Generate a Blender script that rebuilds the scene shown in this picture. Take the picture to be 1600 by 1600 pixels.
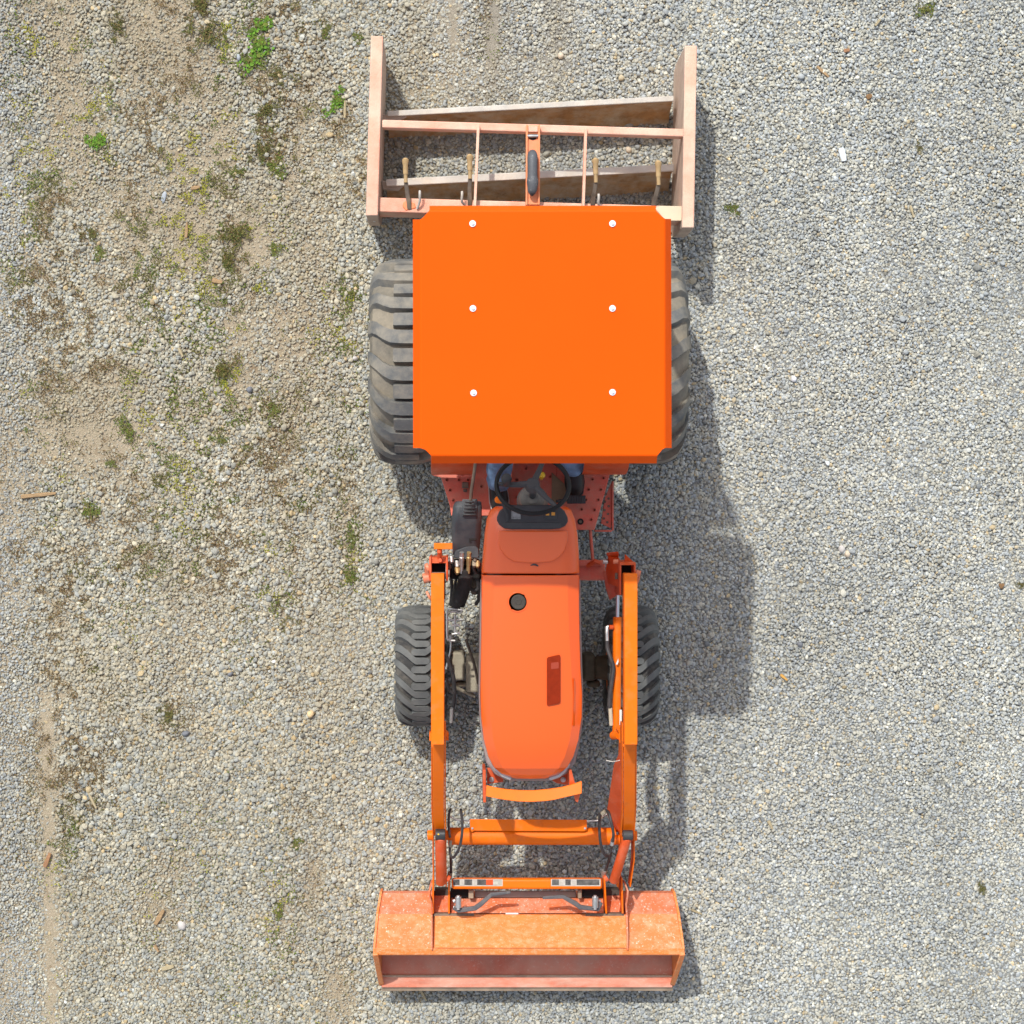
import bpy, math, random
import numpy as np
from mathutils import Vector, Matrix, Euler

random.seed(7); rng = np.random.default_rng(7)
scene = bpy.context.scene
for o in list(bpy.data.objects): bpy.data.objects.remove(o)
C = scene.collection

# ------------------------------------------------------------------ camera, sky, sun, exposure
H = 11.5                       # drone height in metres
F = 3514.0                     # focal length in photo pixels (photo is 1600 px)
NX, NY = 715.0, 800.0          # point straight below the drone
cam_d = bpy.data.cameras.new('camera'); cam = bpy.data.objects.new('camera', cam_d); C.objects.link(cam)
cam.location = (0, 0, H); cam.rotation_euler = (0, 0, 0)
cam_d.sensor_width = 36.0; cam_d.lens = 36.0 * F / 1600.0
cam_d.shift_x = (800 - NX) / 1600.0; cam_d.shift_y = 0
cam_d.clip_start = 0.1; cam_d.clip_end = 600
scene.camera = cam

SUN = Vector((-0.279, 0.575, 1.0)).normalized()
el = math.asin(SUN.z); az = math.atan2(SUN.x, SUN.y)
world = bpy.data.worlds.new("World"); scene.world = world; world.use_nodes = True
wn = world.node_tree.nodes; wl = world.node_tree.links
for n in list(wn): wn.remove(n)
sky = wn.new('ShaderNodeTexSky'); sky.sky_type = 'NISHITA'; sky.sun_disc = False
sky.sun_elevation = el; sky.sun_rotation = az; sky.air_density = 1.0; sky.dust_density = 2.5; sky.ozone_density = 1.0
hsv = wn.new('ShaderNodeHueSaturation'); hsv.inputs['Saturation'].default_value = 0.5      # thin high cloud: a paler sky
bg = wn.new('ShaderNodeBackground'); bg.inputs['Strength'].default_value = 0.15
wo = wn.new('ShaderNodeOutputWorld')
wl.new(sky.outputs[0], hsv.inputs['Color']); wl.new(hsv.outputs[0], bg.inputs[0]); wl.new(bg.outputs[0], wo.inputs[0])
sd = bpy.data.lights.new('sun', 'SUN'); sd.energy = 2.5; sd.angle = math.radians(1.0); sd.color = (1.0, 0.975, 0.91)
so = bpy.data.objects.new('sun', sd); C.objects.link(so); so.location = (-3, 6, 12)
so.rotation_euler = SUN.to_track_quat('Z', 'Y').to_euler()
vs = scene.view_settings
vs.view_transform = 'Standard'; vs.look = 'None'; vs.gamma = 1; vs.use_curve_mapping = False; vs.exposure = 0.40

def P(px, py, h):
    """photo pixel + height above ground -> metres"""
    return Vector(((px - NX) / F * (H - h), (NY - py) / F * (H - h), h))
def GP(x, y):
    """ground metres -> photo pixel"""
    return x * F / H + NX, NY - y * F / H

# ------------------------------------------------------------------ materials
MATS = {}
def mat(name, col, rough=0.5, metal=0.0, spec=0.5, var=0.0, vscale=6.0, dust=0.0, dcol=(0.42, 0.34, 0.25), dscale=9.0,
        dlo=0.45, dhi=0.75, bump=0.0, bscale=80.0, coat=0.0, speck=0.0, speckcol=(0.7, 0.6, 0.5), speckscale=60., stretch=None,
        wear=0.0, wcol=(0.2, 0.1, 0.05)):
    if name in MATS: return MATS[name]
    m = bpy.data.materials.new(name); m.use_nodes = True; MATS[name] = m
    nt = m.node_tree; b = nt.nodes['Principled BSDF']
    b.inputs['Roughness'].default_value = rough; b.inputs['Metallic'].default_value = metal
    b.inputs['Specular IOR Level'].default_value = spec; b.inputs['Coat Weight'].default_value = coat
    b.inputs['Coat Roughness'].default_value = 0.12
    tc = nt.nodes.new('ShaderNodeTexCoord'); vec = tc.outputs['Object']
    if stretch:
        mp = nt.nodes.new('ShaderNodeMapping'); mp.inputs['Scale'].default_value = stretch
        nt.links.new(vec, mp.inputs['Vector']); vec = mp.outputs[0]
    def noise(sc, det=4.0, r=0.6):
        n = nt.nodes.new('ShaderNodeTexNoise'); n.inputs['Scale'].default_value = sc
        n.inputs['Detail'].default_value = det; n.inputs['Roughness'].default_value = r
        nt.links.new(vec, n.inputs['Vector']); return n.outputs['Fac']
    def ramp(f, lo, hi, v=1.0):
        r = nt.nodes.new('ShaderNodeMapRange'); r.inputs[1].default_value = lo; r.inputs[2].default_value = hi
        r.inputs[3].default_value = 0.0; r.inputs[4].default_value = v
        nt.links.new(f, r.inputs[0]); return r.outputs[0]
    def mix(f, a, c):
        x = nt.nodes.new('ShaderNodeMix'); x.data_type = 'RGBA'
        if isinstance(f, float): x.inputs[0].default_value = f
        else: nt.links.new(f, x.inputs[0])
        for s, i in ((a, 6), (c, 7)):
            if isinstance(s, tuple): x.inputs[i].default_value = (*s, 1)
            else: nt.links.new(s, x.inputs[i])
        return x.outputs[2]
    cur = tuple(col)
    if var: cur = mix(ramp(noise(vscale), 0.3, 0.7), tuple(c * (1 - var) for c in col), tuple(min(1, c * (1 + var)) for c in col))
    if wear: cur = mix(ramp(noise(vscale * 2.3, 6, 0.7), 0.56, 0.7, wear), cur, tuple(wcol))
    if dust: 
        df = ramp(noise(dscale, 6, 0.68), dlo, dhi, dust)
        cur = mix(df, cur, tuple(dcol))
        rr = nt.nodes.new('ShaderNodeMapRange'); rr.inputs[1].default_value = 0; rr.inputs[2].default_value = max(dust, .01)
        rr.inputs[3].default_value = rough; rr.inputs[4].default_value = 0.85
        nt.links.new(df, rr.inputs[0]); nt.links.new(rr.outputs[0], b.inputs['Roughness'])
    if speck: cur = mix(ramp(noise(speckscale, 3, 0.75), 0.6, 0.68, speck), cur, tuple(speckcol))
    if isinstance(cur, tuple): b.inputs['Base Color'].default_value = (*cur, 1)
    else: nt.links.new(cur, b.inputs['Base Color'])
    if bump:
        bn = nt.nodes.new('ShaderNodeBump'); bn.inputs['Strength'].default_value = bump; bn.inputs['Distance'].default_value = 0.01
        nt.links.new(noise(bscale, 4, 0.6), bn.inputs['Height']); nt.links.new(bn.outputs[0], b.inputs['Normal'])
    return m

OR = (0.86, 0.135, 0.008)
M_canopy = mat('canopy_paint', (0.86, 0.098, 0.0015), 0.55, var=0.04, vscale=1.2, spec=0.10, bump=0.01, bscale=300)
M_hood = mat('hood_paint', (0.80, 0.110, 0.010), 0.28, coat=0.6)
M_arm = mat('loader_paint', (0.86, 0.165, 0.002), 0.45, spec=.25, var=0.05, vscale=5, dust=0.18, dcol=(.5, .34, .22), dscale=12, dlo=.5, dhi=.8, wear=.25, wcol=(.45, .08, .01))
M_red = mat('frame_paint', (0.68, 0.085, 0.010), 0.4, var=0.15, vscale=8, dust=0.35, dcol=(.42, .27, .19), dscale=16, bump=.05)
M_plat = mat('platform_paint', (0.70, 0.135, 0.085), 0.6, var=0.12, vscale=7, dust=0.6, dcol=(.50, .32, .23), dscale=10, dlo=.42, dhi=.75, speck=.3, speckscale=150)
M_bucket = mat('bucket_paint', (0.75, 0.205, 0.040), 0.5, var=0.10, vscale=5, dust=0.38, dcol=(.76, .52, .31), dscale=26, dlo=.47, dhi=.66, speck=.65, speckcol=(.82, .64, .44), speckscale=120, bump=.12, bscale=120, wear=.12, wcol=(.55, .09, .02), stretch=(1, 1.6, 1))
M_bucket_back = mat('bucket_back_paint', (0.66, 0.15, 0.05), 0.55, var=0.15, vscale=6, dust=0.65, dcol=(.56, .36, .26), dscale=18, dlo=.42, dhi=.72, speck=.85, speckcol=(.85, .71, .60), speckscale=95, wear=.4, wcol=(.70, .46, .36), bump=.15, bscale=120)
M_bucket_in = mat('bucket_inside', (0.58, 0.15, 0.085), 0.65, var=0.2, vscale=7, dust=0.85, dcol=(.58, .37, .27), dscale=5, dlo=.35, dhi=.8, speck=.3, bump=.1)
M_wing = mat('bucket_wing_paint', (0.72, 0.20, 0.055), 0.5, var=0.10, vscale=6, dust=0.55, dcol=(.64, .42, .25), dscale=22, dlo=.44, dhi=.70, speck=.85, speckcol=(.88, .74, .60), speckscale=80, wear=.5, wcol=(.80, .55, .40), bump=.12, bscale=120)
M_edge = mat('worn_steel', (0.34, 0.25, 0.17), 0.55, metal=0.2, var=0.3, vscale=12, dust=.6, bump=.1)
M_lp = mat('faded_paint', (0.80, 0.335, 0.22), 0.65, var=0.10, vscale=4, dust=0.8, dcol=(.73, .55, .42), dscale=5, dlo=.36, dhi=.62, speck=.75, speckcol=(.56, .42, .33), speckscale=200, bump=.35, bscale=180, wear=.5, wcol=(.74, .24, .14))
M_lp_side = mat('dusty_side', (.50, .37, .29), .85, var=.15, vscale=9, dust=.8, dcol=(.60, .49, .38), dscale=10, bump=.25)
M_lp_or = mat('implement_paint', (0.80, 0.24, 0.09), 0.5, var=0.1, vscale=8, dust=0.5, dcol=(.66, .45, .3), dscale=10)
M_blade = mat('dusty_steel', (0.52, 0.49, 0.44), 0.7, metal=0.0, var=0.15, vscale=9, dust=.7, dcol=(.62, .52, .40), dscale=8, bump=.25, bscale=60)
M_rust = mat('muddy_steel', (0.46, 0.26, 0.11), 0.85, var=0.35, vscale=10, dust=.95, dcol=(.58, .49, .36), dscale=8, dlo=.40, dhi=.64, wear=.6, wcol=(.30, .13, .04), bump=.6, bscale=70)
M_handle = mat('dusty_handle', (0.42, 0.28, 0.13), 0.7, var=.2, vscale=20, dust=.6, dcol=(.55, .42, .25))
M_shank = mat('dark_steel', (0.14, 0.11, 0.085), 0.55, metal=.3, var=.2, dust=.6, dcol=(.4, .3, .2), dscale=14)
M_rubber = mat('tyre_rubber', (0.115, 0.12, 0.12), 0.8, var=.15, vscale=9, dust=.9, dcol=(.35, .305, .23), dscale=6, dlo=.40, dhi=.72, bump=.15, bscale=150, speck=.25, speckcol=(.3, .3, .28), speckscale=160)
M_rubber_side = mat('dusty_carcass', (0.13, 0.12, 0.10), 0.9, var=.15, vscale=9, dust=1.0, dcol=(.32, .275, .205), dscale=6, dlo=.30, dhi=.68, bump=.2, bscale=120)
M_tread2 = mat('front_tread_rubber', (0.085, 0.09, 0.09), 0.8, var=.15, vscale=9, dust=.7, dcol=(.22, .22, .20), dscale=7, dlo=.36, dhi=.8, bump=.12, bscale=150)
M_carc2 = mat('front_carcass_rubber', (0.04, 0.04, 0.04), 0.9, var=.2, dust=.7, dcol=(.19, .17, .14), dscale=14, dlo=.42, dhi=.68)
M_black = mat('black_plastic', (0.028, 0.029, 0.032), 0.45, var=.15, vscale=12, dust=.3, dcol=(.14, .13, .12), dscale=12)
M_dash = mat('dash_plastic', (0.035, 0.033, 0.036), 0.6, var=.1, dust=.3, dcol=(.12, .11, .11), dscale=20)
M_box = mat('valve_cover_plastic', (0.038, 0.042, 0.048), 0.40, var=.15, vscale=14, dust=.45, dcol=(.14, .14, .14), dscale=9)
M_void = mat('dark_inside', (0.012, 0.011, 0.010), 0.9)
M_hose = mat('hose_rubber', (0.035, 0.033, 0.035), 0.55, dust=.5, dcol=(.14, .12, .11), dscale=25)
M_chrome = mat('zinc_steel', (0.62, 0.62, 0.60), 0.32, metal=.85, var=.1, dust=.3, dcol=(.4, .36, .3), dscale=40)
M_rod = mat('chrome_rod', (0.7, 0.68, 0.72), 0.12, metal=1.0)
M_brass = mat('brass_fitting', (0.50, 0.36, 0.16), 0.4, metal=.6, var=.2, dust=.4)
M_white = mat('white_bolt', (0.88, 0.89, 0.92), 0.25, metal=0.25)
M_axle = mat('dusty_casting', (0.33, 0.29, 0.215), 0.85, var=.2, vscale=12, dust=.7, dcol=(.40, .36, .27), dscale=10, bump=.3, bscale=60)
M_chassis = mat('chassis_paint', (0.045, 0.04, 0.035), 0.7, var=.3, vscale=10, dust=.7, dcol=(.16, .13, .10), dscale=8)
M_trim = mat('grey_trim', (0.28, 0.235, 0.23), 0.35, var=.1, vscale=12, dust=.3)
M_lens = mat('headlight_lens', (0.5, 0.5, 0.5), 0.1, metal=.3)
M_decal = mat('red_decal', (0.235, 0.021, 0.004), 0.6, spec=.1, var=.12, vscale=30)
M_stickerk = mat('sticker_black', (0.03, 0.03, 0.03), 0.4, dust=.3, dcol=(.25, .22, .2), dscale=40)
M_stickerw = mat('sticker_white', (0.72, 0.70, 0.64), 0.45, var=.1, vscale=60)
M_button = mat('amber_button', (0.62, 0.26, 0.03), 0.4)
M_yellow = mat('yellow_plastic', (0.80, 0.50, 0.03), 0.4)
M_jeans = mat('denim', (0.17, 0.30, 0.50), 0.9, var=.3, vscale=14, bump=.4, bscale=45)
M_shirt = mat('shirt_cloth', (0.16, 0.18, 0.20), 0.9, var=.1, bump=.2, bscale=30)
M_skin = mat('skin', (0.55, 0.33, 0.24), 0.55, var=.06, vscale=20)
M_shoe = mat('shoe_leather', (0.018, 0.018, 0.019), 0.5, dust=.3, dcol=(.1, .09, .08))
M_sole = mat('shoe_sole', (0.62, 0.60, 0.56), 0.7)
M_hair = mat('hair', (0.06, 0.04, 0.03), 0.6)
M_eye = mat('eye_white', (0.8, 0.8, 0.78), 0.2)
M_seat = mat('seat_vinyl', (0.03, 0.03, 0.032), 0.5)
M_wood = mat('weathered_wood', (0.36, 0.235, 0.12), 0.85, var=.25, vscale=30, stretch=(1, 8, 1), bump=.3)
M_wood2 = mat('reddish_bark', (0.33, 0.17, 0.085), 0.85, var=.25, vscale=30, bump=.3)
M_straw = mat('dry_straw', (0.40, 0.33, 0.20), 0.85, var=.2, vscale=30)
M_shard = mat('pale_plastic', (0.74, 0.80, 0.84), 0.35)
M_leafd = mat('dead_leaf', (0.20, 0.11, 0.045), 0.8, var=.3, vscale=40)
M_stone_l = mat('pale_stone', (0.52, 0.49, 0.46), 0.8, var=.12, vscale=40, bump=.2)
M_stone_b = mat('beige_stone', (0.60, 0.50, 0.38), 0.8, var=.1, vscale=40, bump=.2)
M_stone_g = mat('blue_grey_stone', (0.17, 0.18, 0.20), 0.75, var=.12, vscale=40, bump=.2)
M_g1 = mat('bright_leaf', (0.085, 0.20, 0.018), 0.6, var=.35, vscale=50)
M_g2 = mat('olive_leaf', (0.105, 0.115, 0.03), 0.7, var=.35, vscale=50)
M_g3 = mat('yellow_green_leaf', (0.24, 0.26, 0.03), 0.7, var=.3, vscale=50)
M_g4 = mat('brown_stem', (0.16, 0.105, 0.055), 0.85, var=.3, vscale=50)

# ------------------------------------------------------------------ mesh helpers
class MB:
    def __init__(s): s.v = []; s.f = []; s.m = []
    def add(s, vs, fs, mi=0):
        o = len(s.v); s.v += [Vector(v) for v in vs]; s.f += [tuple(i + o for i in f) for f in fs]; s.m += [mi] * len(fs)
    def box8(s, b, t, mi=0):            # bottom 4, top 4 (ccw from above)
        s.add(list(b) + list(t), [(3, 2, 1, 0), (4, 5, 6, 7), (0, 1, 5, 4), (1, 2, 6, 5), (2, 3, 7, 6), (3, 0, 4, 7)], mi)
    def box(s, c, size, rot=None, mi=0):
        c = Vector(c); x, y, z = [q / 2 for q in size]; R = (Euler(rot).to_matrix() if rot is not None else Matrix.Identity(3))
        p = [(-x, -y, -z), (x, -y, -z), (x, y, -z), (-x, y, -z), (-x, -y, z), (x, -y, z), (x, y, z), (-x, y, z)]
        p = [c + R @ Vector(q) for q in p]; s.box8(p[:4], p[4:], mi)
    def pbox(s, x0, y0, x1, y1, h0, h1, mi=0):   # box whose TOP face fills that pixel rectangle at h1
        a = P(x0, y1, h1); b = P(x1, y0, h1)
        s.box8([(a.x, a.y, h0), (b.x, a.y, h0), (b.x, b.y, h0), (a.x, b.y, h0)], [(a.x, a.y, h1), (b.x, a.y, h1), (b.x, b.y, h1), (a.x, b.y, h1)], mi)
    def prism(s, top, dn, mi=0):        # top polygon (any order), extruded by vector dn
        top = [Vector(t) for t in top]; n = Vector((0, 0, 0))
        for i in range(len(top)): n += top[i].cross(top[(i + 1) % len(top)])
        dn = Vector(dn)
        if n.dot(dn) > 0: top = top[::-1]
        N = len(top); bot = [t + dn for t in top]
        s.add(top + bot, [tuple(range(N)), tuple(range(2 * N - 1, N - 1, -1))] + [(i, N + i, N + (i + 1) % N, (i + 1) % N) for i in range(N)], mi)
    def tube(s, pts, r, n=10, mi=0, cap=True):
        pts = [Vector(p) for p in pts]; rs = r if isinstance(r, (list, tuple)) else [r] * len(pts)
        o = len(s.v); u = None
        for i, p in enumerate(pts):
            d = (pts[min(i + 1, len(pts) - 1)] - pts[max(i - 1, 0)]).normalized()
            if u is None: u = d.orthogonal().normalized()
            u = (u - d * u.dot(d)).normalized(); w = d.cross(u)
            for k in range(n):
                a = 2 * math.pi * k / n; s.v.append(p + (u * math.cos(a) + w * math.sin(a)) * rs[i])
        for i in range(len(pts) - 1):
            for k in range(n):
                a = o + i * n + k; b = o + i * n + (k + 1) % n; s.f.append((a, b, b + n, a + n)); s.m.append(mi)
        if cap:
            s.f.append(tuple(o + k for k in range(n))[::-1]); e = o + (len(pts) - 1) * n; s.f.append(tuple(e + k for k in range(n))); s.m += [mi, mi]
    def beam(s, pts, w, h, mi=0, side=None):   # rectangular bar: w across (horizontal), h deep, pts = centre of the TOP face
        pts = [Vector(p) for p in pts]; n = len(pts); ws = w if isinstance(w, (list, tuple)) else [w] * n; hs = h if isinstance(h, (list, tuple)) else [h] * n
        o = len(s.v)
        for i, p in enumerate(pts):
            d = Vector((0, 0, 0))
            if i > 0: d += (pts[i] - pts[i - 1]).normalized()
            if i < n - 1: d += (pts[i + 1] - pts[i]).normalized()
            d.normalize(); sd_ = Vector(side).normalized() if side is not None else d.cross(Vector((0, 0, 1))).normalized()
            up = sd_.cross(d).normalized()
            for a, b in ((-1, 0), (1, 0), (1, -1), (-1, -1)): s.v.append(p + sd_ * (a * ws[i] / 2) + up * (b * hs[i]))
        for i in range(n - 1):
            for k in range(4):
                a = o + i * 4 + k; b = o + i * 4 + (k + 1) % 4; s.f.append((a, a + 4, b + 4, b)); s.m.append(mi)
        s.f.append((o, o + 1, o + 2, o + 3)); e = o + (n - 1) * 4; s.f.append((e + 3, e + 2, e + 1, e)); s.m += [mi, mi]
    def disc(s, c, r, h, n=20, mi=0): s.tube([c, Vector(c) + Vector((0, 0, h))], r, n, mi)
    def loft(s, rings, mi=0, closed=True, cap=True):
        o = len(s.v); n = len(rings[0])
        for r in rings: s.v += [Vector(p) for p in r]
        for i in range(len(rings) - 1):
            for k in range(n if closed else n - 1):
                a = o + i * n + k; b = o + i * n + (k + 1) % n; s.f.append((a, b, b + n, a + n)); s.m.append(mi)
        if cap:
            s.f.append(tuple(o + k for k in range(n))[::-1]); e = o + (len(rings) - 1) * n; s.f.append(tuple(e + k for k in range(n))); s.m += [mi, mi]
    def build(s, name, mats, parent=None, bevel=0.0, smooth=35, seg=2, fix=True):
        off = root_loc(parent)
        me = bpy.data.meshes.new(name); me.from_pydata([v - off for v in s.v], [], s.f)
        mats = mats if isinstance(mats, (list, tuple)) else [mats]
        for m in mats: me.materials.append(m)
        if len(mats) > 1: me.polygons.foreach_set('material_index', s.m)
        if fix:
            import bmesh
            b = bmesh.new(); b.from_mesh(me); bmesh.ops.recalc_face_normals(b, faces=b.faces); b.to_mesh(me); b.free()
        if smooth:
            me.polygons.foreach_set('use_smooth', [True] * len(me.polygons)); me.set_sharp_from_angle(angle=math.radians(smooth))
        me.update()
        o = bpy.data.objects.new(name, me); C.objects.link(o)
        if parent: o.parent = parent
        if bevel:
            bv = o.modifiers.new('bevel', 'BEVEL'); bv.width = bevel; bv.segments = seg; bv.limit_method = 'ANGLE'; bv.angle_limit = math.radians(40)
        return o
def root_loc(p):
    v = Vector((0, 0, 0))
    while p: v += Vector(p.location); p = p.parent
    return v
def thing(name, label, cat, loc, group=None):
    o = bpy.data.objects.new(name, None); C.objects.link(o); o.location = loc; o.empty_display_size = 0.2
    o['label'] = label; o['category'] = cat
    if group: o['group'] = group
    return o
def tag(o, label, cat, group=None):
    o['label'] = label; o['category'] = cat
    if group: o['group'] = group
    return o
def lerp(a, b, t): return a + (b - a) * t
def spline(pts, n=6):
    pts = [Vector(p) for p in pts]; out = []
    for i in range(len(pts) - 1):
        p0 = pts[max(i - 1, 0)]; p1 = pts[i]; p2 = pts[i + 1]; p3 = pts[min(i + 2, len(pts) - 1)]
        for k in range(n):
            t = k / n
            out.append(0.5 * ((2 * p1) + (p2 - p0) * t + (2 * p0 - 5 * p1 + 4 * p2 - p3) * t * t + (3 * p1 - p0 - 3 * p2 + p3) * t ** 3))
    out.append(pts[-1]); return out

# ================================================================== THE SETTING: ground and gravel
def vnoise(x, y, cell, seed):
    r = np.random.default_rng(seed); N = 256; g = r.random((N, N))
    u = x / cell + 100.3; v = y / cell + 77.7
    i = np.floor(u).astype(int); j = np.floor(v).astype(int); fu = u - i; fv = v - j
    fu = fu * fu * (3 - 2 * fu); fv = fv * fv * (3 - 2 * fv)
    i0 = i % N; i1 = (i + 1) % N; j0 = j % N; j1 = (j + 1) % N
    return (g[i0, j0] * (1 - fu) + g[i1, j0] * fu) * (1 - fv) + (g[i0, j1] * (1 - fu) + g[i1, j1] * fu) * fv
def fbm(x, y, cell, seed, oc=4):
    s = 0; a = 1; t = 0
    for k in range(oc): s = s + a * vnoise(x, y, cell / 2 ** k, seed + k); t += a; a *= 0.55
    return s / t
def sstep(a, b, x): t = np.clip((x - a) / (b - a), 0, 1); return t * t * (3 - 2 * t)
# bare dirt patches: photo px, py, rx, ry, strength
DIRT = [(255, 40, 60, 70, .9), (300, 120, 55, 80, .8), (215, 130, 60, 40, .5), (345, 225, 28, 65, .95), (390, 375, 30, 50, 1.0), (400, 120, 45, 30, .6),
        (130, 685, 95, 50, 1.0), (170, 600, 70, 40, .6), (90, 620, 60, 40, .5), (75, 420, 50, 40, .45), (180, 440, 60, 50, .5),
        (75, 1180, 20, 130, .8), (80, 1330, 18, 100, .6), (90, 950, 25, 60, .6), (85, 1480, 20, 90, .45), (530, 1565, 26, 55, .9), (490, 1385, 14, 45, .8),
        (245, 1415, 35, 35, .75), (265, 1360, 40, 35, .5), (440, 1440, 30, 50, .4), (768, 60, 14, 90, .7), (708, 60, 10, 70, .4), (870, 70, 25, 90, .35),
        (455, 285, 20, 25, .7), (640, 120, 50, 60, .3), (335, 440, 25, 40, .6), (300, 640, 35, 25, .5), (200, 470, 40, 60, .35), (150, 250, 60, 60, .3),
        (540, 800, 18, 120, .35), (200, 330, 80, 50, .3), (730, 80, 120, 120, .25), (420, 300, 30, 60, .3), (1150, 400, 18, 60, .35), (1130, 250, 25, 60, .25)]
def dirt_field(x, y):
    px, py = GP(x, y)
    n = fbm(x, y * .5, 0.32, 11); nn = fbm(x, y, 0.10, 21, 3)
    left = sstep(680, 380, px)
    d = left * (sstep(0.46, 0.78, n) * 0.45 + .12 + .3 * (nn - .4)) * sstep(1250, 700, py) * (.5 + .5 * sstep(10, 90, px)) + left * .15 * sstep(.4, .7, n)
    for (cx, cy, rx, ry, s) in DIRT:
        q = ((px - cx) / rx) ** 2 + ((py - cy) / ry) ** 2
        d = np.maximum(d, s * np.exp(-q * 0.8) * (0.55 + 0.9 * nn))
    return np.clip(d, 0, 1)

MOSS = [(310, 295, 60, 55), (245, 255, 60, 45), (165, 190, 45, 40), (230, 335, 60, 30), (325, 35, 25, 45), (60, 330, 40, 50), (60, 455, 50, 45), (125, 475, 55, 35), (215, 735, 45, 35), (140, 790, 28, 30),
        (345, 585, 26, 35), (360, 470, 32, 45), (365, 330, 25, 50), (420, 215, 18, 60), (525, 150, 16, 50), (60, 880, 45, 40), (100, 1000, 22, 80), (320, 880, 60, 40), (205, 870, 50, 40), (345, 660, 20, 40), (400, 740, 40, 35),
        (255, 1120, 40, 25), (440, 960, 40, 40), (290, 150, 50, 30), (90, 60, 45, 40), (200, 420, 40, 40), (280, 30, 30, 20), (450, 30, 40, 25), (560, 280, 14, 50), (150, 550, 50, 30), (545, 470, 14, 60), (550, 850, 16, 60), (470, 800, 30, 30)]
def moss_field(x, y):
    px, py = GP(x, y)
    big = fbm(x, y * .45, .42, 61); fine = vnoise(x, y, .034, 71) * .5 + vnoise(x, y, .075, 72) * .3 + vnoise(x, y * .5, .17, 73) * .2
    left = sstep(640, 430, px) * (.22 + .78 * sstep(1150, 600, py)) * (.4 + .6 * sstep(0, 90, px))
    streak = np.exp(-((px - (95 + .05 * (py - 1000))) / 50) ** 2) * sstep(850, 950, py) * sstep(1450, 1250, py) + .8 * np.exp(-((px - 140) / 50) ** 2) * np.exp(-((py - 1215) / 70) ** 2) \
        + .6 * np.exp(-((px - 545) / 25) ** 2) * sstep(420, 500, py) * sstep(1000, 900, py) + .5 * np.exp(-((px - 760) / 18) ** 2) * sstep(110, 60, py) + .5 * np.exp(-((px - 440) / 30) ** 2) * np.exp(-((py - 1440) / 70) ** 2)
    bl = 0
    for (cx, cy, rx, ry) in MOSS: bl = np.maximum(bl, np.exp(-((px - cx) / rx) ** 2 - ((py - cy) / ry) ** 2))
    pr = left * (sstep(.40, .62, big) * .6 + .12) + streak * .8 + bl * 1.0
    return np.clip(pr * sstep(.50, .60, fine), 0, 1)

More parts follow.
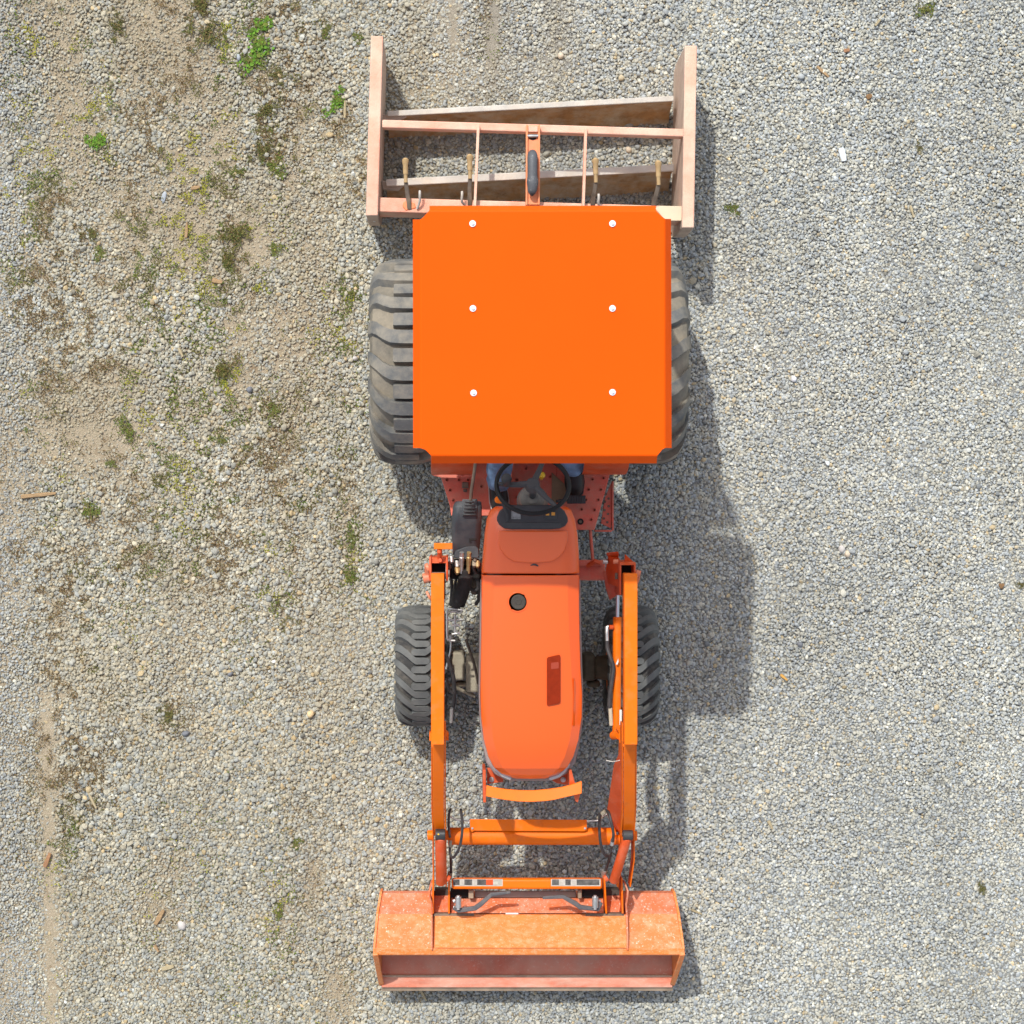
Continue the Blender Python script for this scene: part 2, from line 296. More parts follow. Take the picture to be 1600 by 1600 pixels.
# ground sheet: fine grid near the tractor, one sheet out to the horizon
def ground():
    xs = np.concatenate([[-150, -40, -12, -6], np.linspace(-4.2, 4.8, 91), [6.5, 12, 40, 150]])
    ys = np.concatenate([[-150, -40, -12, -6], np.linspace(-4.4, 4.4, 89), [6, 12, 40, 150]])
    X, Y = np.meshgrid(xs, ys); nx = len(xs); ny = len(ys)
    near = (np.abs(X) < 5) & (np.abs(Y) < 5)
    Z = np.where(near, (fbm(X, Y, 0.5, 5) - .5) * 0.010, 0.0)
    v = np.stack([X.ravel(), Y.ravel(), Z.ravel()], 1)
    f = [(j * nx + i, j * nx + i + 1, (j + 1) * nx + i + 1, (j + 1) * nx + i) for j in range(ny - 1) for i in range(nx - 1)]
    me = bpy.data.meshes.new('ground'); me.from_pydata(v.tolist(), [], f)
    me.polygons.foreach_set('use_smooth', [True] * len(f))
    m = bpy.data.materials.new('soil'); m.use_nodes = True; nt = m.node_tree; b = nt.nodes['Principled BSDF']
    b.inputs['Roughness'].default_value = 0.95; b.inputs['Specular IOR Level'].default_value = 0.1
    tc = nt.nodes.new('ShaderNodeTexCoord')
    def noise(sc, det=6, r=.65):
        n = nt.nodes.new('ShaderNodeTexNoise'); n.inputs['Scale'].default_value = sc; n.inputs['Detail'].default_value = det; n.inputs['Roughness'].default_value = r
        nt.links.new(tc.outputs['Object'], n.inputs['Vector']); return n.outputs['Fac']
    def mapr(f, a, b_, c=0., d=1.):
        r = nt.nodes.new('ShaderNodeMapRange'); r.inputs[1].default_value = a; r.inputs[2].default_value = b_; r.inputs[3].default_value = c; r.inputs[4].default_value = d
        nt.links.new(f, r.inputs[0]); return r.outputs[0]
    def mix(f, a, c, mode='MIX'):
        x = nt.nodes.new('ShaderNodeMix'); x.data_type = 'RGBA'; x.blend_type = mode
        if isinstance(f, float): x.inputs[0].default_value = f
        else: nt.links.new(f, x.inputs[0])
        for s, i in ((a, 6), (c, 7)):
            if isinstance(s, tuple): x.inputs[i].default_value = (*s, 1)
            else: nt.links.new(s, x.inputs[i])
        return x.outputs[2]
    tan = mix(mapr(noise(5), .3, .7), (.28, .235, .15), (.385, .325, .225))
    tan = mix(mapr(noise(90, 4), .35, .7), tan, (.47, .39, .29))
    tan = mix(mapr(noise(14, 5), .56, .68, 0., .75), tan, (.22, .15, .085))
    grey = mix(mapr(noise(60), .3, .7), (.19, .19, .18), (.33, .325, .30))
    sx = nt.nodes.new('ShaderNodeSeparateXYZ'); nt.links.new(tc.outputs['Object'], sx.inputs[0])
    ad = nt.nodes.new('ShaderNodeMath'); ad.operation = 'MULTIPLY_ADD'; nt.links.new(noise(1.5), ad.inputs[0]); ad.inputs[1].default_value = 0.9
    nt.links.new(sx.outputs[0], ad.inputs[2])
    c = mix(mapr(ad.outputs[0], 0.1, 1.1), tan, grey)
    # far from the tractor: the same gravel, too small to pick apart
    vo = nt.nodes.new('ShaderNodeTexVoronoi'); vo.inputs['Scale'].default_value = 55; nt.links.new(tc.outputs['Object'], vo.inputs['Vector'])
    sep = nt.nodes.new('ShaderNodeSeparateColor'); nt.links.new(vo.outputs['Color'], sep.inputs[0])
    peb = mix(sep.outputs[0], (.20, .205, .20), (.42, .41, .37))
    def mth(op, a, b_=None):
        q = nt.nodes.new('ShaderNodeMath'); q.operation = op
        for k, v in enumerate((a, b_)):
            if v is None: continue
            if isinstance(v, (int, float)): q.inputs[k].default_value = v
            else: nt.links.new(v, q.inputs[k])
        return q.outputs[0]
    edge = mth('MAXIMUM', mth('ABSOLUTE', mth('SUBTRACT', sx.outputs[0], .275)), mth('ABSOLUTE', sx.outputs[1]))
    c = mix(mapr(edge, 2.95, 3.12), c, peb)
    nt.links.new(c, b.inputs['Base Color'])
    bn = nt.nodes.new('ShaderNodeBump'); bn.inputs['Strength'].default_value = .8; bn.inputs['Distance'].default_value = .012
    nt.links.new(noise(110, 5, .7), bn.inputs['Height']); nt.links.new(bn.outputs[0], b.inputs['Normal'])
    me.materials.append(m)
    o = bpy.data.objects.new('ground', me); C.objects.link(o); o['kind'] = 'structure'; return o
ground()

# gravel: one countless mass; each pebble is real, instanced on points
def gravel():
    allp = []
    def layer(sp, rmean, rsig, dens, zf, seed, dirtkeep):
        r = np.random.default_rng(seed)
        x0, x1, y0, y1 = -2.85, 3.4, -3.05, 3.05
        nx = int((x1 - x0) / sp); ny = int((y1 - y0) / (sp * .87))
        I, J = np.meshgrid(np.arange(nx), np.arange(ny))
        x = x0 + (I + .5 * (J % 2)) * sp + r.normal(0, .30, I.shape) * sp; y = y0 + J * sp * .87 + r.normal(0, .30, I.shape) * sp
        x = x.ravel(); y = y.ravel()
        d = dirt_field(x, y)
        mo = moss_field(x, y)
        keep = (r.random(len(x)) < (dens * (1 - d) ** 1.4 + dirtkeep * d) * (1 - .45 * mo))
        x, y, d = x[keep], y[keep], d[keep]
        px, py = GP(x, y)
        n = len(x)
        rad = rmean * np.exp(r.normal(0, rsig, n)) * (1.0 + 0.14 * sstep(760, 420, px) - .08 * sstep(1000, 1300, px) - .22 * sstep(110, 20, px) - .15 * sstep(1250, 1500, py) * sstep(520, 250, px)) * (1 - .35 * d)
        rad = np.where(r.random(n) < .004, rad * 1.5, rad)
        rut = np.exp(-((px - 769 - 4 * np.sin(py / 23)) / 6) ** 2) * sstep(120, 70, py) + .7 * np.exp(-((px - 708) / 6) ** 2) * sstep(110, 60, py) + .6 * np.exp(-((px - 75 - .02 * (py - 1300)) / 9) ** 2) * sstep(1050, 1150, py)
        z = -.016 * rut + rad * (zf + r.normal(0, .25, n)) + (fbm(x, y, 0.22, 31) - .5) * .012
        # colour: cream and buff on the left, cooler grey on the right
        warm = np.clip(.30 + .60 * sstep(900, 480, px) - .35 * sstep(120, 20, px) + .35 * (fbm(x, y, .5, 41) - .5) * 2 - .2 * sstep(1250, 1450, py) * sstep(500, 200, px), 0, 1)
        cold = np.array([.331, .351, .352]); buff = np.array([.443, .414, .334]); grey = np.array([.392, .401, .374])
        t = r.random(n)[:, None]; w = warm[:, None]
        base = np.where(t < .36 * (1 - w) + .12, cold, np.where(t < .50 + .1 * (1 - w), grey, buff * w + np.array([.415, .411, .356]) * (1 - w)))
        val = np.exp(r.normal(0.0, .145, n)) * (1 - .12 * sstep(700, 450, px) + .04 * sstep(900, 1200, px)); val = np.where(r.random(n) < .03, val * 1.4, val); val = np.where(r.random(n) < .05, val * .6, val)
        val *= 1 + .26 * (fbm(x, y, .9, 51, 3) - .5) + .22 * (fbm(x * 4 + .3 * y, y * .35, .9, 57, 3) - .5)
        col = np.clip(base * val[:, None], .03, .8)
        tan = np.where((r.random(n) < .03 + .04 * warm), 1, 0)[:, None]; col = col * (1 - tan) + tan * col * np.array([1.08, .90, .66])
        lf = sstep(760, 480, px)[:, None] * sstep(10, 90, px)[:, None]; col = col * (1 - lf * np.array([.01, .03, .09]))
        du = (sstep(620, 380, px) * sstep(.42, .68, fbm(x, y, .45, 91)) * .38 * (.3 + .7 * sstep(1400, 1000, py)) * sstep(20, 120, px) + .35 * moss_field(x, y) + sstep(190, 60, py) * np.clip(.55 * np.exp(-((px - 770) / 14) ** 2) + .35 * np.exp(-((px - 870) / 28) ** 2) + .35 * np.exp(-((px - 708) / 10) ** 2) + .3 * np.exp(-((px - 650) / 30) ** 2), 0, .7) * (.4 + .9 * fbm(x, y, .07, 95, 2)))[:, None].clip(0, .85); col = col * (1 - du) + du * np.array([.335, .285, .19])
        col = col * (1 - .45 * d[:, None]) + .45 * d[:, None] * np.array([.385, .325, .22])
        sc = np.stack([rad * r.uniform(.85, 1.3, n), rad * r.uniform(.75, 1.1, n), rad * r.uniform(.55, .85, n)], 1)
        rot = np.stack([r.normal(0, .35, n), r.normal(0, .35, n), r.uniform(0, 6.283, n)], 1)
        allp.append((np.stack([x, y, z], 1), sc, rot, np.concatenate([col, np.ones((n, 1))], 1)))
    layer(.0126, .0072, .20, 1.0, .55, 101, .20)
    layer(.0150, .0071, .24, .55, 1.0, 102, .06)
    layer(.0118, .0036, .32, .30, .5, 103, .75)
    co = np.concatenate([a[0] for a in allp]); sc = np.concatenate([a[1] for a in allp]); ro = np.concatenate([a[2] for a in allp]); cl = np.concatenate([a[3] for a in allp])
    n = len(co); print('pebbles', n)
    me = bpy.data.meshes.new('gravel'); me.vertices.add(n); me.vertices.foreach_set('co', co.astype(np.float32).ravel())
    for nm, ty, key, dat in (('psize', 'FLOAT_VECTOR', 'vector', sc), ('prot', 'FLOAT_VECTOR', 'vector', ro), ('pcol', 'FLOAT_COLOR', 'color', cl)):
        at = me.attributes.new(nm, ty, 'POINT'); at.data.foreach_set(key, dat.astype(np.float32).ravel())
    o = bpy.data.objects.new('gravel', me); C.objects.link(o); o['kind'] = 'stuff'
    o['label'] = 'pale grey and buff gravel spread over the whole yard'
    m = bpy.data.materials.new('pebble'); m.use_nodes = True; nt = m.node_tree; b = nt.nodes['Principled BSDF']
    b.inputs['Roughness'].default_value = .8; b.inputs['Specular IOR Level'].default_value = .25
    at = nt.nodes.new('ShaderNodeAttribute'); at.attribute_type = 'INSTANCER'; at.attribute_name = 'pcol'
    nz = nt.nodes.new('ShaderNodeTexNoise'); nz.inputs['Scale'].default_value = 2.2; nz.inputs['Detail'].default_value = 3
    tc = nt.nodes.new('ShaderNodeTexCoord'); nt.links.new(tc.outputs['Object'], nz.inputs['Vector'])
    mr = nt.nodes.new('ShaderNodeMapRange'); mr.inputs[1].default_value = .3; mr.inputs[2].default_value = .7; mr.inputs[3].default_value = .8; mr.inputs[4].default_value = 1.2
    nt.links.new(nz.outputs['Fac'], mr.inputs[0])
    mx = nt.nodes.new('ShaderNodeVectorMath'); mx.operation = 'SCALE'; nt.links.new(at.outputs['Color'], mx.inputs[0]); nt.links.new(mr.outputs[0], mx.inputs['Scale'])
    nt.links.new(mx.outputs[0], b.inputs['Base Color'])
    g = bpy.data.node_groups.new('gravel_scatter', 'GeometryNodeTree'); N = g.nodes; L = g.links
    g.interface.new_socket('Geometry', in_out='INPUT', socket_type='NodeSocketGeometry'); g.interface.new_socket('Geometry', in_out='OUTPUT', socket_type='NodeSocketGeometry')
    gi = N.new('NodeGroupInput'); go = N.new('NodeGroupOutput'); gti = N.new('GeometryNodeGeometryToInstance')
    for k in range(8):
        ic = N.new('GeometryNodeMeshIcoSphere'); ic.inputs['Radius'].default_value = 1.0; ic.inputs['Subdivisions'].default_value = 2
        nz = N.new('ShaderNodeTexNoise'); nz.noise_dimensions = '4D'; nz.inputs['W'].default_value = 3.7 * k; nz.inputs['Scale'].default_value = .9; nz.inputs['Detail'].default_value = 1.5
        ma = N.new('ShaderNodeVectorMath'); ma.operation = 'MULTIPLY_ADD'; ma.inputs[1].default_value = (1.1, 1.1, 1.1); ma.inputs[2].default_value = (-.55, -.55, -.55)
        L.new(nz.outputs['Color'], ma.inputs[0])
        sp = N.new('GeometryNodeSetPosition'); L.new(ic.outputs['Mesh'], sp.inputs['Geometry']); L.new(ma.outputs[0], sp.inputs['Offset'])
        ss = N.new('GeometryNodeSetShadeSmooth'); L.new(sp.outputs[0], ss.inputs['Geometry']); ss.inputs['Shade Smooth'].default_value = (k % 2 == 0)
        sm = N.new('GeometryNodeSetMaterial'); L.new(ss.outputs[0], sm.inputs['Geometry']); sm.inputs['Material'].default_value = m
        L.new(sm.outputs[0], gti.inputs[0])
    ip = N.new('GeometryNodeInstanceOnPoints'); L.new(gi.outputs[0], ip.inputs['Points']); L.new(gti.outputs[0], ip.inputs['Instance'])
    ip.inputs['Pick Instance'].default_value = True
    rv = N.new('FunctionNodeRandomValue'); rv.data_type = 'INT'; rv.inputs[4].default_value = 0; rv.inputs[5].default_value = 7; L.new(rv.outputs[2], ip.inputs['Instance Index'])
    a1 = N.new('GeometryNodeInputNamedAttribute'); a1.data_type = 'FLOAT_VECTOR'; a1.inputs[0].default_value = 'psize'; L.new(a1.outputs[0], ip.inputs['Scale'])
    a2 = N.new('GeometryNodeInputNamedAttribute'); a2.data_type = 'FLOAT_VECTOR'; a2.inputs[0].default_value = 'prot'
    e2r = N.new('FunctionNodeEulerToRotation'); L.new(a2.outputs[0], e2r.inputs[0]); L.new(e2r.outputs[0], ip.inputs['Rotation'])
    L.new(ip.outputs[0], go.inputs[0])
    md = o.modifiers.new('scatter', 'NODES'); md.node_group = g
    return o
gravel()

# ground cover: moss, dead stems and tiny sprouts between the stones
def leafmesh(name, pts, ncol, kind):
    """pts: list of (x,y,z,len,wid,yaw,pitch,color)"""
    v = []; f = []; cl = []
    for (x, y, z, l, w, ya, pi_, c) in pts:
        d = Vector((math.cos(ya) * math.cos(pi_), math.sin(ya) * math.cos(pi_), math.sin(pi_))); s = Vector((-math.sin(ya), math.cos(ya), 0)) * w
        p = Vector((x, y, z)); o = len(v)
        v += [p, p + d * l * .5 + s, p + d * l, p + d * l * .5 - s + Vector((0, 0, w * .4))]; f.append((o, o + 1, o + 2, o + 3)); cl += [c] * 4
    me = bpy.data.meshes.new(name); me.from_pydata(v, [], f)
    at = me.attributes.new('lcol', 'FLOAT_COLOR', 'POINT'); at.data.foreach_set('color', np.array([(*c, 1) for c in cl], np.float32).ravel())
    return me
m_leaf = bpy.data.materials.new('leaf_mix'); m_leaf.use_nodes = True
_b = m_leaf.node_tree.nodes['Principled BSDF']; _b.inputs['Roughness'].default_value = .7; _b.inputs['Specular IOR Level'].default_value = .2
_a = m_leaf.node_tree.nodes.new('ShaderNodeAttribute'); _a.attribute_name = 'lcol'; m_leaf.node_tree.links.new(_a.outputs['Color'], _b.inputs['Base Color'])
GREEN = [(.10, .15, .025), (.14, .165, .03), (.075, .11, .02)]; OLIVE = [(.12, .115, .03), (.09, .09, .028), (.16, .145, .045)]
YEL = [(.30, .29, .03), (.24, .26, .03), (.36, .33, .05)]; BROWN = [(.17, .115, .05), (.12, .08, .035), (.22, .15, .075)]
def cover():
    r = np.random.default_rng(55); n = 420000
    x = r.uniform(-2.7, 0.4, n); y = r.uniform(-2.9, 2.9, n); px, py = GP(x, y)
    keep = r.random(n) < moss_field(x, y) * .8
    x, y, px, py = x[keep], y[keep], px[keep], py[keep]
    sel = vnoise(x, y * .5, .22, 81) * .7 + vnoise(x, y, .04, 83) * .3; pts = []
    for i in range(len(x)):
        pal = BROWN if sel[i] < .47 else (OLIVE if sel[i] < .58 else (GREEN if sel[i] < .70 else YEL))
        if r.random() < .12: pal = OLIVE
        c = pal[r.integers(3)]
        pts.append((x[i], y[i], .006 + r.random() * .013, r.uniform(.007, .016), r.uniform(.0018, .004), r.uniform(0, 6.28), r.uniform(.0, .9), c))
    print('cover', len(pts))
    me = leafmesh('ground_cover', pts, 0, 0); me.materials.append(m_leaf)
    o = bpy.data.objects.new('ground_cover', me); C.objects.link(o); o['kind'] = 'stuff'; o['label'] = 'moss, sprouts and dead stems between the stones'
cover()

# ================================================================== TRACTOR
XC = 0.342
tr = thing('tractor', 'orange compact tractor with square canopy and front loader bucket parked on gravel', 'tractor', (XC, 0.0, 0.0))

def tyre_bm(cx, cy, r, hw, prof, lugh, nl, bend, lw, a_in, mi_l=0, mi_c=1):
    """prof: list of (a, drop) outer half profile from centre to bead; forward is -y"""
    mb = MB(); n = 72
    full = [(-a, d) for a, d in prof[::-1]] + [(a, d) for a, d in prof if a > 0]
    rings = []
    for k in range(n):
        t = 2 * math.pi * k / n
        rings.append([Vector((cx + a * hw, cy + (r - lugh - d) * math.cos(t), r + (r - lugh - d) * math.sin(t))) for a, d in full])
    o = len(mb.v); m = len(full)
    for R in rings: mb.v += R
    for k in range(n):
        for j in range(m - 1):
            a = o + k * m + j; b = o + ((k + 1) % n) * m + j; mb.f.append((a, a + 1, b + 1, b)); mb.m.append(mi_c)
    def drop(a):
        a = abs(a)
        for (a0, d0), (a1, d1) in zip(prof, prof[1:]):
            if a <= a1: return lerp(d0, d1, (a - a0) / max(a1 - a0, 1e-6))
        return prof[-1][1]
    for s in (-1, 1):
        for q in range(nl):
            t0 = 2 * math.pi * (q + (0.5 if s > 0 else 0)) / nl
            path = []
            for (a, sh, wf) in bend: path.append((a, sh, wf))
            o = len(mb.v)
            for (a, sh, wf) in path:
                aa = -s * a if False else s * a
                R0 = r - lugh - drop(a) - .004; R1 = r - drop(a) if a < 1.0 else r - lugh - drop(a) + lugh * .75
                w = lw * wf / r
                tt = t0 - sh / r
                for (rr, dt) in ((R0, -w * .58), (R1, -w * .5), (R1, w * .5), (R0, w * .58)):
                    ax = cx + aa * hw * (1.0 if a < 1 else 1.0)
                    if a >= 1.0 and rr == R1: ax = cx + s * hw * (a + .045)
                    mb.v.append(Vector((ax, cy + rr * math.cos(tt + dt), r + rr * math.sin(tt + dt))))
            for i in range(len(path) - 1):
                for k in range(4):
                    A = o + i * 4 + k; B = o + i * 4 + (k + 1) % 4; mb.f.append((A, B, B + 4, A + 4)); mb.m.append(mi_l if path[i + 1][0] < 0.9 else mi_l)
            mb.f.append((o, o + 1, o + 2, o + 3)); e = o + 4 * (len(path) - 1); mb.f.append((e + 3, e + 2, e + 1, e)); mb.m += [mi_l, mi_l]
    return mb

def wheel(name, cx, cy, r, hw, prof, lugh, nl, bend, lw, mats, rimr, s, rimmat):
    w = bpy.data.objects.new(name, None); C.objects.link(w); w.parent = tr; w.location = Vector((cx, cy, r)) - Vector(tr.location)
    tyre_bm(cx, cy, r, hw, prof, lugh, nl, bend, lw, .1).build('tyre', mats, w, smooth=30)
    mb = MB(); rings = []
    for (a, rr) in ((-.9, rimr), (-.92, rimr + .015), (-.6, rimr - .03), (.6, rimr - .03), (.92, rimr + .015), (.9, rimr), (.55, rimr - .045), (.3, rimr * .55), (.32, rimr * .25), (.5, rimr * .22), (.5, 0.01)):
        rings.append([Vector((cx + s * a * hw, cy + rr * math.cos(t), r + rr * math.sin(t))) for t in [2 * math.pi * k / 40 for k in range(40)]])
    mb.loft(rings); mb.build('rim', rimmat, w)
    for k in range(6):
        mb = MB(); t = 2 * math.pi * k / 6; p = Vector((cx + s * .33 * hw, cy + rimr * .4 * math.cos(t), r + rimr * .4 * math.sin(t))); mb.tube([p - Vector((s * .01, 0, 0)), p + Vector((s * .025, 0, 0))], .012, 6); mb.build('lug_nut', M_chrome, w)
PROF_R = [(0, 0), (.45, .004), (.75, .018), (.92, .045), (1.0, .10), (1.02, .16), (.95, .215), (.86, .235)]
BEND_R = [(-.34, 0.0, .9), (-.30, 0.0, 1.0), (.10, 0.0, 1.0), (.42, .004, 1.0), (.62, .022, 1.0), (.80, .050, 1.05), (.94, .070, 1.1), (1.0, .084, 1.1), (1.02, .094, .9)]
RY = P(0, 566, .5).y
for s, cx in ((-1, -.243), (1, .922)):
    wheel('rear_wheel', cx, RY, .504, .172, PROF_R, .040, 18, BEND_R, .064, [M_rubber, M_rubber_side], .235, s, M_arm)
PROF_F = [(0, 0), (.5, .003), (.8, .012), (.95, .032), (1.0, .06), (1.0, .10), (.92, .13), (.85, .135)]
BEND_F = [(-.36, 0.0, .35), (-.28, 0.0, .95), (.18, 0.0, 1.0), (.30, .010, 1.05), (.52, .036, 1.1), (.75, .060, 1.15), (.93, .078, 1.15), (1.0, .088, 1.0)]
FY = P(0, 1040, .3).y
for s, cx in ((-1, -.180), (1, .860)):
    wheel('front_wheel', cx, FY, .302, .124, PROF_F, .024, 22, BEND_F, .034, [M_tread2, M_carc2], .155, s, M_arm)

# canopy
can = None
def canopy():
    mb = MB(); ht, hb = 0.0, -0.048
    def P(px, py, h): return globals()['P'](px, py, 2.405 + (py - 329) * -.000445 + h)
    T = [(657, 343), (661, 339.5), (671, 329), (1025, 329), (1034, 338), (1039, 342), (1039, 700), (1035, 702), (1027, 712), (674, 712), (665, 703), (657, 700)]
    B = {'l': [(645, 343), (645.5, 700)], 'r': [(1048.5, 342), (1049.5, 700)], 'f': [(674, 724), (1026, 724)], 'b': [(671, 321.5), (1024.5, 321.5)]}
    v = [P(x, y, ht) for x, y in T]
    mb.add(v, [tuple(range(len(T)))[::-1]])
    def fl(t0, t1, b0, b1):
        a, b = P(*t0, ht), P(*t1, ht); c, d = P(*b1, hb), P(*b0, hb); mb.add([a, b, c, d], [(0, 1, 2, 3)])
    fl(T[0], T[11], *B['l']); fl(T[5], T[6], *B['r']); fl(T[9], T[8], *B['f']); fl(T[2], T[3], *B['b'])
    o = mb.build('canopy', M_canopy, tr, smooth=0)
    me = o.data
    import bmesh
    b = bmesh.new(); b.from_mesh(me); bmesh.ops.remove_doubles(b, verts=b.verts, dist=.0005); bmesh.ops.recalc_face_normals(b, faces=b.faces)
    for f in b.faces:
        if len(f.verts) > 4 and f.normal.z < 0:
            bmesh.ops.reverse_faces(b, faces=b.faces); break
    b.to_mesh(me); b.free()
    bv = o.modifiers.new('bend', 'BEVEL'); bv.width = .006; bv.segments = 3; bv.limit_method = 'ANGLE'; bv.angle_limit = math.radians(20)
    sl = o.modifiers.new('thickness', 'SOLIDIFY'); sl.thickness = .004; sl.offset = -1
    return o
can = canopy()
for (x, y) in ((738.5, 349.5), (957, 349.5), (739, 482), (957, 482), (740, 614), (957, 613)):
    mb = MB(); p = P(x, y, 2.406 - (y - 329) * .000445); mb.disc(p, .0135, .003, 18); mb.disc(p + Vector((0, 0, .003)), .0078, .006, 6)
    mb.tube([p + Vector((0, 0, .009)), p + Vector((0, 0, .012))], [.0072, .004], 12)
    mb.build('bolt', M_white, can, bevel=.0008)
# roll-over frame, canopy rails
for s in (-1, 1):
    x = XC + s * .46; y = P(0, 400, 1).y
    mb = MB(); mb.box((x, y, 1.40), (.06, .06, 1.5)); mb.build('roll_bar_post', M_chassis, tr, bevel=.006)
    mb = MB(); mb.box((x * .5 + (XC) * .5 + s * .1, P(0, 520, 2.3).y, 2.285), (.05, .95, .04), rot=(math.radians(9.0), 0, 0)); mb.build('canopy_rail', M_chassis, tr, bevel=.004)
mb = MB(); mb.box((XC, P(0, 400, 1).y, 2.16), (.98, .06, .06)); mb.build('roll_bar_top', M_chassis, tr, bevel=.006)
for s in (-1, 1):
    mb = MB(); x = XC + s * .33; mb.tube([(x, P(0, 400, 1).y, 2.0), (x, P(0, 470, 2.2).y, 2.28)], .018, 8); mb.build('canopy_brace', M_chassis, tr)
# chassis, axles, seat
mb = MB(); mb.box((XC, -.62, .52), (.26, 1.16, .30)); mb.box((XC, .22, .42), (.26, .6, .20)); mb.box((XC, .72, .55), (.36, .5, .42)); mb.build('chassis', M_chassis, tr, bevel=.015)
mb = MB(); mb.tube([(-.1, RY, .504), (.15, RY, .504), (.2, RY, .504), (XC, RY, .504), (.48, RY, .504), (.53, RY, .504), (.78, RY, .504)], [.07, .08, .13, .15, .13, .08, .07], 16); mb.build('rear_axle', M_chassis, tr)
mb = MB(); mb.box((XC, P(0, 565, .8).y, .80), (.46, .44, .12)); mb.build('seat_cushion', M_seat, tr, bevel=.04, seg=3)
mb = MB(); mb.box((XC, P(0, 470, 1.1).y - .02, 1.06), (.46, .12, .50), rot=(math.radians(-10), 0, 0)); mb.build('seat_back', M_seat, tr, bevel=.04, seg=3)
# fenders
for s in (-1, 1):
    mb = MB(); sec = []
    xi, xo = XC + s * .255, XC + s * .466
    path = [(.30, .62), (.80, .92)]
    prof = [(P(0, 452, .8).y, .70), (P(0, 470, .95).y, .93), (P(0, 520, 1.03).y, 1.05), (P(0, 600, 1.05).y, 1.06), (P(0, 680, 1.0).y, 1.02), (P(0, 722, .95).y, .93), (P(0, 738, .85).y, .78), (P(0, 741, .7).y, .62)]
    pts = [Vector((0, a, b)) for a, b in prof]; sp = spline(pts, 5)
    rings = [[Vector((xi, p.y, p.z)), Vector((xo, p.y, p.z - .01)), Vector((xo + s * .002, p.y, p.z - .06)), Vector((xi, p.y, p.z - .05))] for p in sp]
    mb.loft(rings); mb.build('fender', M_red, tr, bevel=.01)

# platform
hp = .54
plat = MB()
plat.prism([P(x, y, hp) for x, y in ((675, 690), (676, 743), (689, 746), (703, 790), (705, 806), (770, 806), (770, 690))], (0, 0, -.012))
plat.prism([P(x, y, hp) for x, y in ((770, 690), (770, 800), (870, 800), (870, 690))], (0, 0, -.012))
plat.prism([P(x, y, hp) for x, y in ((870, 690), (870, 828), (929, 828), (952, 745), (953, 735), (975, 725), (975, 690))], (0, 0, -.012))
pl = plat.build('foot_platform', M_plat, tr, bevel=.003)
for i, (x, y) in enumerate(((698, 750), (717, 750), (731, 750), (703, 766), (708, 782), (741, 782), (722, 741), (752, 760), (822, 732), (808, 750), (808, 777), (911, 750), (926, 749), (943, 747), (920, 765), (939, 765), (916, 781), (935, 781), (909, 796), (929, 797), (924, 812), (860, 745), (850, 770))):
    mb = MB(); p = P(x, y, hp + .001); mb.tube([p, p + Vector((0, 0, .004)), p + Vector((0, 0, .004)), p + Vector((0, 0, .0025))], [.0085, .0072, .005, .0048], 14, 0)
    mb.disc(p + Vector((0, 0, .0026)), .0052, .0005, 12, 1); mb.build('tread_boss', [M_plat, M_void], pl, smooth=30)
mb = MB(); p = P(907, 815, hp + .001); mb.tube([p, p + Vector((0, 0, .003)), p + Vector((0, 0, .003))], [.0155, .0145, .011], 20, 0); mb.disc(p + Vector((0, 0, .0031)), .0075, .0015, 16, 1); mb.build('drain_hole', [M_void, M_shank], pl)
st = MB(); hs = .44
st.prism([P(x, y, hs) for x, y in ((956, 752), (958, 768), (955, 826), (939, 818), (945, 778))], (0, 0, -.01))
st.beam([P(957.5, 752, hs + .012), P(957.5, 829, hs + .012)], .009, .03); st.beam([P(929, 829.5, hs + .015), P(956, 829.5, hs + .015)], .010, .035)
stp = st.build('step', M_plat, tr, bevel=.002)
for (x, y) in ((947, 772), (951, 779), (945, 784), (951, 791), (944.5, 797), (950, 803), (943.5, 810), (949, 816)):
    mb = MB(); p = P(x, y, hs + .001); mb.tube([p, p + Vector((0, 0, .003)), p + Vector((0, 0, .001))], [.0062, .005, .0035], 10); mb.build('grip_hole', M_shank, stp)
# dusty mats, pedals, levers
mb = MB(); mb.prism([P(x, y, hp + .006) for x, y in ((862, 738), (884, 758), (884, 775), (862, 792))], (0, 0, -.005)); mb.build('floor_mat', mat('dusty_mat', (.22, .15, .09), .9, var=.3, dust=.7, dcol=(.3, .22, .14)), tr)
mb = MB(); mb.pbox(886, 774, 915, 787, hp + .06, hp + .085)
for k in range(6): mb.pbox(889 + 4 * k, 775, 890.6 + 4 * k, 786, hp + .085, hp + .089)
mb.tube([P(886, 781, hp + .07), P(870, 783, hp + .1)], .008, 8); mb.build('drive_pedal', M_black, tr, bevel=.002)
mb = MB(); mb.pbox(722, 753, 732, 763, hp + .02, hp + .04); mb.pbox(724, 764, 730, 769, hp + .02, hp + .035); mb.build('lock_pedal', M_shank, tr, bevel=.003)
mb = MB(); mb.tube([P(846, 748, .80), P(846, 743, .86)], .007, 8); p = P(846.5, 742.5, .88); mb.tube([p - Vector((0, 0, .02)), p, p + Vector((0, 0, .012))], [.012, .017, .010], 12); mb.build('yellow_knob_lever', M_yellow, tr)

